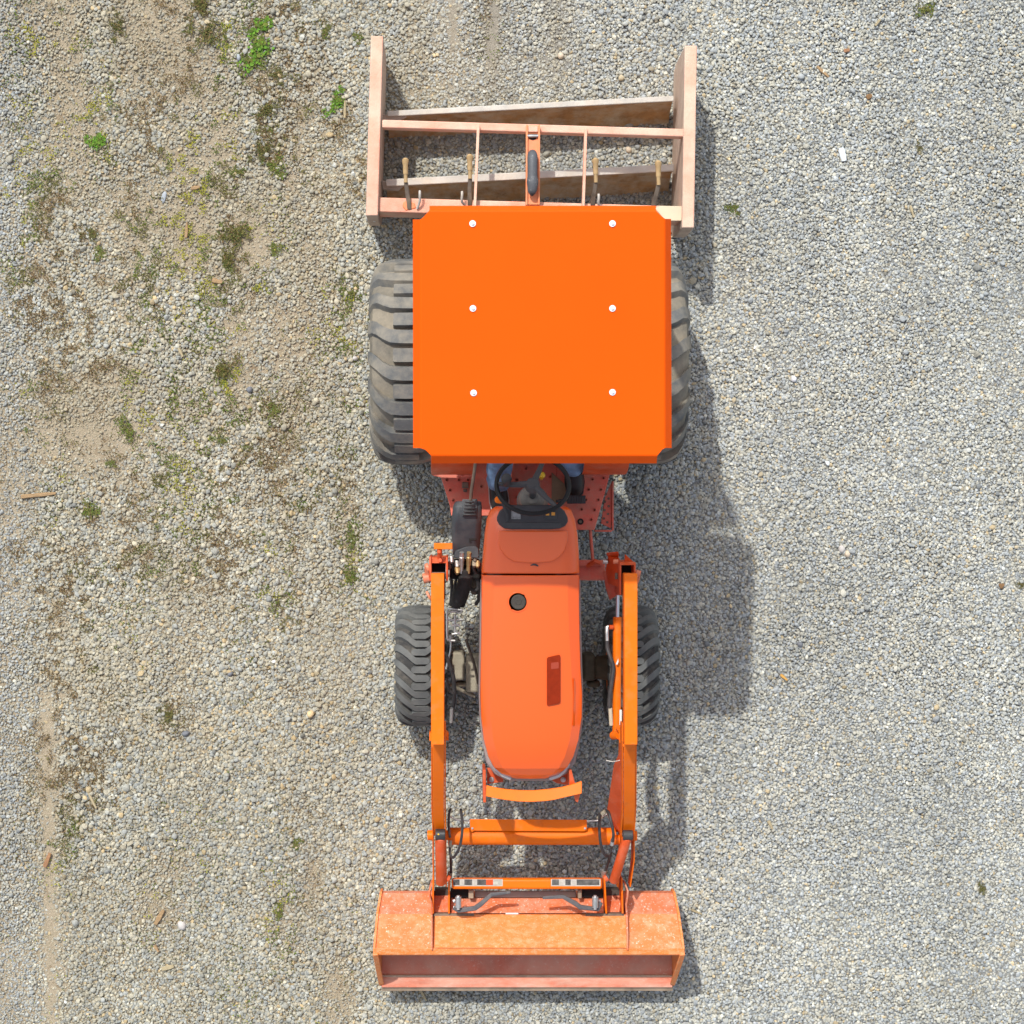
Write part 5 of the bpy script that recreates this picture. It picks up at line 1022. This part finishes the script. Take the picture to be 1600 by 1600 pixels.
# scarifier shanks with their grip ends and the lock pins beside them
for (x, yt, xb, yb, bend) in ((633.5, 248, 640, 328, 4), (734, 242, 734, 322, 0), (930.5, 248, 926, 322, -3), (1028.5, 252, 1021, 326, -4)):
    sk = bpy.data.objects.new('scarifier_shank', None); C.objects.link(sk); sk.parent = ld; sk.location = P(x, yt + 40, .5) - Vector(ld.location)
    mb = MB(); mb.tube([P(x, yt, .60), P(x, yt + 1.5, .602), P(x, yt + 5, .60), P(x, yt + 10, .597), P(x + .3, yt + 24, .592)], [.010, .0165, .0165, .013, .0125], 12); mb.build('shank_grip', M_handle, sk, smooth=50)
    mb = MB(); pts = spline([P(x + .3, yt + 23, .592), P(x + .6, yt + 36, .585), P(lerp(x, xb, .3) + bend * .2, yt + 52, .575), P(lerp(x, xb, .8), yb - 12, .56), P(xb, yb, .545)], 4)
    mb.beam(pts, [.018] * 5 + [.021] * 6 + [.022] * 6, .03); mb.build('shank_bar', M_handle if False else M_shank, sk, bevel=.004)
    mb = MB(); mb.tube([P(x + .3, yt + 24, .593), P(x + .6, yt + 37, .588)], .0095, 10); mb.build('shank_neck', M_handle, sk)
for (x, y0, y1, sgn) in ((656, 298, 326, -1), (722, 299, 320, 1), (935.5, 303, 322, 1)):
    mb = MB(); mb.tube(spline([P(x, y0, .60), P(x, y0 + 6, .60), P(x - .3, y0 + 16, .58), P(x + sgn * 4, y1, .55)], 4), .0062, 8); mb.build('lock_pin', M_blade, ld, smooth=60)
mb = MB(); mb.prism([P(x, y, .545) for x, y in ((630, 316), (638, 312), (648, 318), (650, 325), (634, 329), (629, 323))], (0, 0, -.008)); mb.build('shank_socket', M_lp_or, ld, bevel=.004)
mb = MB(); mb.prism([P(x, y, .548) for x, y in ((1024, 326), (1031, 321.5), (1067, 322), (1067, 345), (1040, 345))], (0, 0, -.012)); mb.build('corner_plate', mat('dusty_plate', (.66, .54, .38), .8, var=.1, dust=.7, dcol=(.72, .50, .38)), ld, bevel=.003)

# ================================================================== WEEDS, DEBRIS, LOOSE STONES
def tuft_mesh(name, kind, seed):
    r = np.random.default_rng(seed); pts = []
    pal = {'green': GREEN + [(.12, .26, .025), (.10, .24, .02), (.14, .27, .03)], 'olive': OLIVE + BROWN[:1] + [(.09, .105, .03)], 'yellow': YEL + GREEN[:1], 'mixed': GREEN + OLIVE}[kind]
    n = {'green': 260, 'olive': 240, 'yellow': 130, 'mixed': 200}[kind]
    cs = [(r.normal(0, .55), r.normal(0, .5), r.uniform(.15, .45)) for _ in range(7)] + [(0, 0, .42)]
    for i in range(n):
        cx, cy, cr = cs[r.integers(8)]; a = r.uniform(0, 6.28); q = cr * math.sqrt(r.random())
        if kind == 'olive': l, w, pi_ = r.uniform(.25, .55), r.uniform(.02, .05), r.uniform(.3, 1.2)
        else: l, w, pi_ = r.uniform(.12, .28), r.uniform(.04, .09), r.uniform(0, .9)
        pts.append((cx + q * math.cos(a), cy + q * math.sin(a), r.uniform(0.02, .22), l, w, r.uniform(0, 6.28), pi_, pal[r.integers(len(pal))]))
    me = leafmesh(name, pts, 0, 0); me.materials.append(m_leaf); return me
TM = {k: [tuft_mesh('weed_tuft', k, 10 * i + j) for j in range(3)] for i, k in enumerate(('green', 'olive', 'yellow', 'mixed'))}
WEEDS = [(404, 70, 27, 'green', 'largest bright green weed patch, near the top left of the yard'), (418, 38, 14, 'green', 'bright green weed sprig just above the largest green patch'),
    (398, 100, 15, 'mixed', 'dark green weed fringe just below the largest green patch'), (414, 172, 17, 'olive', 'olive grass tuft in a row below the largest green patch'), (420, 200, 9, 'green', 'small green weed at the foot of the olive grass row'),
    (408, 238, 15, 'olive', 'olive grass tuft halfway down the row under the green patch'), (428, 262, 16, 'mixed', 'dull green tuft at the bottom of the row under the green patch'), (316, 10, 18, 'olive', 'dark olive tuft cut by the top edge, left of the largest green patch'),
    (320, 58, 19, 'olive', 'dark olive tuft left of the largest green patch'), (352, 42, 8, 'yellow', 'yellow green sprig between the dark olive tuft and the largest green patch'), (351, 78, 10, 'yellow', 'yellow green sprig left of the largest green patch at its foot'),
    (436, 117, 11, 'olive', 'small olive tuft right below the largest green patch'), (527, 158, 17, 'green', 'green weed pair left of the scraper side plate'), (506, 55, 10, 'green', 'green sprig left of the scraper near the top edge'),
    (513, 45, 6, 'green', 'tiny green sprig left of the scraper end'), (562, 58, 8, 'mixed', 'weed sprig touching the rear tip of the left scraper side plate'), (155, 222, 16, 'green', 'round green tuft in the upper left gravel'), (185, 45, 14, 'olive', 'olive tuft in the far upper left corner'),
    (365, 365, 19, 'olive', 'upper half of the long olive grass clump beside the bare tan patch'), (357, 400, 16, 'olive', 'lower half of the long olive grass clump beside the bare tan patch'), (356, 420, 8, 'green', 'green sprig at the foot of the long olive grass clump'),
    (428, 386, 10, 'mixed', 'small dull green tuft right of the bare tan patch'), (368, 268, 11, 'green', 'green sprig above the long olive grass clump'), (407, 452, 9, 'yellow', 'yellowish sprig below the bare tan patch'), (160, 397, 10, 'green', 'round green tuft right of the far left dirt patch, upper one'),
    (145, 368, 10, 'olive', 'olive tuft just above the round green tuft'), (198, 665, 15, 'mixed', 'mossy green tuft at the right end of the large bare dirt area'), (175, 722, 8, 'mixed', 'small grey green rosette under the large bare dirt area'), (345, 575, 18, 'olive', 'olive grass tuft left of the rear tyre'),
    (347, 603, 9, 'yellow', 'yellow green sprig under the olive tuft left of the rear tyre'), (431, 640, 10, 'green', 'bright sprig level with the front of the rear tyre'), (345, 688, 8, 'green', 'small green sprig left of the foot platform'), (366, 782, 7, 'green', 'tiny bright sprig left of the valve cover'),
    (138, 800, 13, 'mixed', 'mossy tuft right of the long wood splinter'), (545, 460, 12, 'green', 'green weed beside the left rear tyre'), (552, 840, 9, 'green', 'green sprig level with the loader post, left of it'), (548, 905, 11, 'green', 'lowest green sprig left of the loader post'),
    (465, 1314, 9, 'green', 'bright sprig left of the loader bucket'), (438, 1422, 10, 'green', 'bright sprig left of the bucket near the bottom'), (1147, 324, 11, 'mixed', 'lone green weed on the grey gravel right of the scraper'), (1452, 14, 15, 'mixed', 'olive weed patch at the top right edge'),
    (1435, 231, 6, 'olive', 'tiny olive sprig on the right hand gravel'), (1534, 1386, 9, 'olive', 'dark olive sprig on the lower right gravel'), (262, 1117, 9, 'olive', 'olive moss tuft in the left middle gravel'), (1598, 913, 7, 'olive', 'dark sprig cut by the right edge')]
for i, (x, y, r_, k, lb) in enumerate(WEEDS):
    if k == 'green' and r_ < 14: k = 'mixed'
    me = TM[k][i % 3]; o = bpy.data.objects.new('weed_tuft', me); C.objects.link(o); s = r_ / F * H * 1.3
    o.location = P(x, y, .011); o.scale = (s, s * random.uniform(.8, 1.25), s * .6); o.rotation_euler = (0, 0, random.uniform(0, 6.28)); tag(o, lb, 'weed', 'weeds growing through the gravel')
def chip(x, y, l, w, ang, mt, lb, name='wood_chip', cat='wood chip', z=.016, group='wood scraps lying on the gravel', taper=.5):
    r = random.Random(int(x * 7 + y)); s = H / F; mb = MB(); n = 5; top = []; 
    for i in range(n + 1):
        t = i / n; ww = w * s * .5 * (1 - taper * abs(t - .35) * 1.3) * r.uniform(.8, 1.15); top.append((t - .5, ww))
    c = P(x, y, 0); d = Vector((math.cos(ang), math.sin(ang), 0)); u = Vector((-d.y, d.x, 0))
    rr = [[c + d * t * l * s + u * q * a + Vector((0, 0, z + b + r.uniform(-.001, .001))) for a, b in ((-1, 0), (-.7, .007), (.6, .008), (1, 0), (0, -.006))] for t, q in top]
    mb.loft(rr); o = mb.build(name, mt, None, smooth=30); off = c.copy()
    for v in o.data.vertices: v.co -= off
    o.location = off; tag(o, lb, cat, group); return o
chip(61, 773.5, 55, 7.5, .10, M_wood, 'long wood splinter lying on the gravel at the left edge')
chip(250, 1432, 26, 8, 1.05, M_wood, 'brown wood chip on the lower left gravel')
chip(263, 1511, 19, 8, .25, M_straw, 'pale orange wood chip below the brown one')
chip(245, 1481, 12, 6, -1.0, M_wood, 'small orange wood chip between the two larger chips')
chip(75, 1343, 23, 8, 1.2, M_wood2, 'reddish bark strip on the left tyre track')
chip(145, 1250, 28, 5, -1.1, M_straw, 'thin straw coloured splinter in the mossy lower left')
chip(1285, 113, 25, 6, -.75, M_wood, 'brown twig on the upper right gravel')
chip(1224, 1058, 14, 5, -.7, mat('orange_wood', (.60, .33, .08), .8), 'small orange chip right of the tractor')
chip(1424, 331, 19, 5, -1.3, M_straw, 'pale splinter on the right gravel below the white shard')
chip(1374, 32, 24, 4, .9, M_straw, 'thin dry straw near the top right edge')
chip(539, 172, 26, 4.5, 1.55, M_straw, 'thin stick lying beside the green weeds left of the scraper')
chip(340, 440, 16, 10, -.2, M_wood, 'flat brown chip below the long olive grass clump')
chip(306, 294, 14, 7, .2, M_wood, 'brown chip in the upper left gravel')
chip(292, 360, 24, 6, 1.5, M_wood, 'upright brown splinter left of the olive grass clump')
chip(283, 551, 15, 7, -1.1, M_straw, 'pale chip left of the olive tuft near the rear tyre')
chip(1088, 1424, 18, 4, -.4, M_straw, 'straw at the right shoulder of the bucket')
chip(661, 1553, 22, 5, -1.05, M_straw, 'straw in front of the bucket edge')
chip(1316, 242, 21, 10, -1.35, M_shard, 'pale white plastic shard on the right gravel', 'plastic_shard', 'shard', taper=.2, group=None)
chip(1357, 152, 9, 9, .5, M_leafd, 'small dead leaf on the upper right gravel', 'dead_leaf', 'dead leaf', group='dead leaves on the gravel')
chip(1322, 80, 9, 8, .2, M_wood2, 'tan dead leaf near the top right', 'dead_leaf', 'dead leaf', group='dead leaves on the gravel')
chip(1564, 915, 8, 9, .5, M_leafd, 'brown dead leaf at the far right edge', 'dead_leaf', 'dead leaf', group='dead leaves on the gravel')
chip(1203, 1288, 14, 6, -1.1, M_straw, 'pale leaf scrap right of the loader torque tube', 'dead_leaf', 'dead leaf', group='dead leaves on the gravel')
chip(688, 783, 9, 4, .1, M_leafd, 'brown leaf scrap by the left foot platform', 'dead_leaf', 'dead leaf', group='dead leaves on the gravel')
def stone(x, y, w, l, ang, mt, lb, h=.02):
    r = random.Random(int(x + y)); s = H / F / 2; mb = MB(); rings = []
    for k in range(1, 8):
        t = math.pi * k / 8; rings.append([Vector((w * s * math.sin(t) * math.cos(a) * (1 + .1 * math.sin(3 * a + x)), l * s * math.sin(t) * math.sin(a) * (1 + .08 * math.cos(2 * a + y)), -math.cos(t) * h)) for a in [2 * math.pi * j / 14 for j in range(14)]])
    mb.loft(rings); o = mb.build('loose_stone', mt, None, smooth=60); o.location = P(x, y, .012); o.rotation_euler = (r.uniform(-.2, .2), r.uniform(-.2, .2), ang); tag(o, lb, 'stone', 'larger stones among the gravel')
stone(1315, 858, 11, 12, .2, M_stone_l, 'pale grey round stone touching a beige one, right of the tractor'); stone(1324, 865.5, 9, 12, .3, M_stone_b, 'beige oval stone touching a pale grey one, right of the tractor')
stone(284, 1446, 13, 16, .3, M_stone_l, 'large pale flat stone beside the brown wood chip'); stone(982, 234, 10, 11, .2, M_stone_b, 'rounded stone in the shade inside the scraper frame')
stone(390, 609, 10, 11, .4, M_stone_g, 'dark stone left of the rear tyre'); stone(290, 1146, 13, 8, .3, M_stone_g, 'dark grey stone in the left middle gravel'); stone(1240, 592, 9, 11, .1, mat('white_stone', (.72, .72, .74), .7), 'white stone in the gravel right of the canopy')
stone(360, 1053, 10, 7, .4, M_stone_g, 'dark stone left of the front tyre'); stone(256, 308, 8, 20, -.3, mat('blue_stone', (.36, .39, .42), .7), 'bluish flat stone in the upper left gravel', .006); stone(373, 90, 7, 12, .1, mat('blue_stone', (.42, .47, .54), .6), 'bluish stone at the edge of the largest green patch')
stone(555, 560, 9, 8, .1, M_stone_l, 'pale stone left of the rear tyre'); stone(1250, 1007, 10, 9, .1, M_stone_g, 'blue grey stone right of the front wheel shadow'); stone(876, 87, 10, 11, .3, M_stone_b, 'pale round stone behind the scraper')
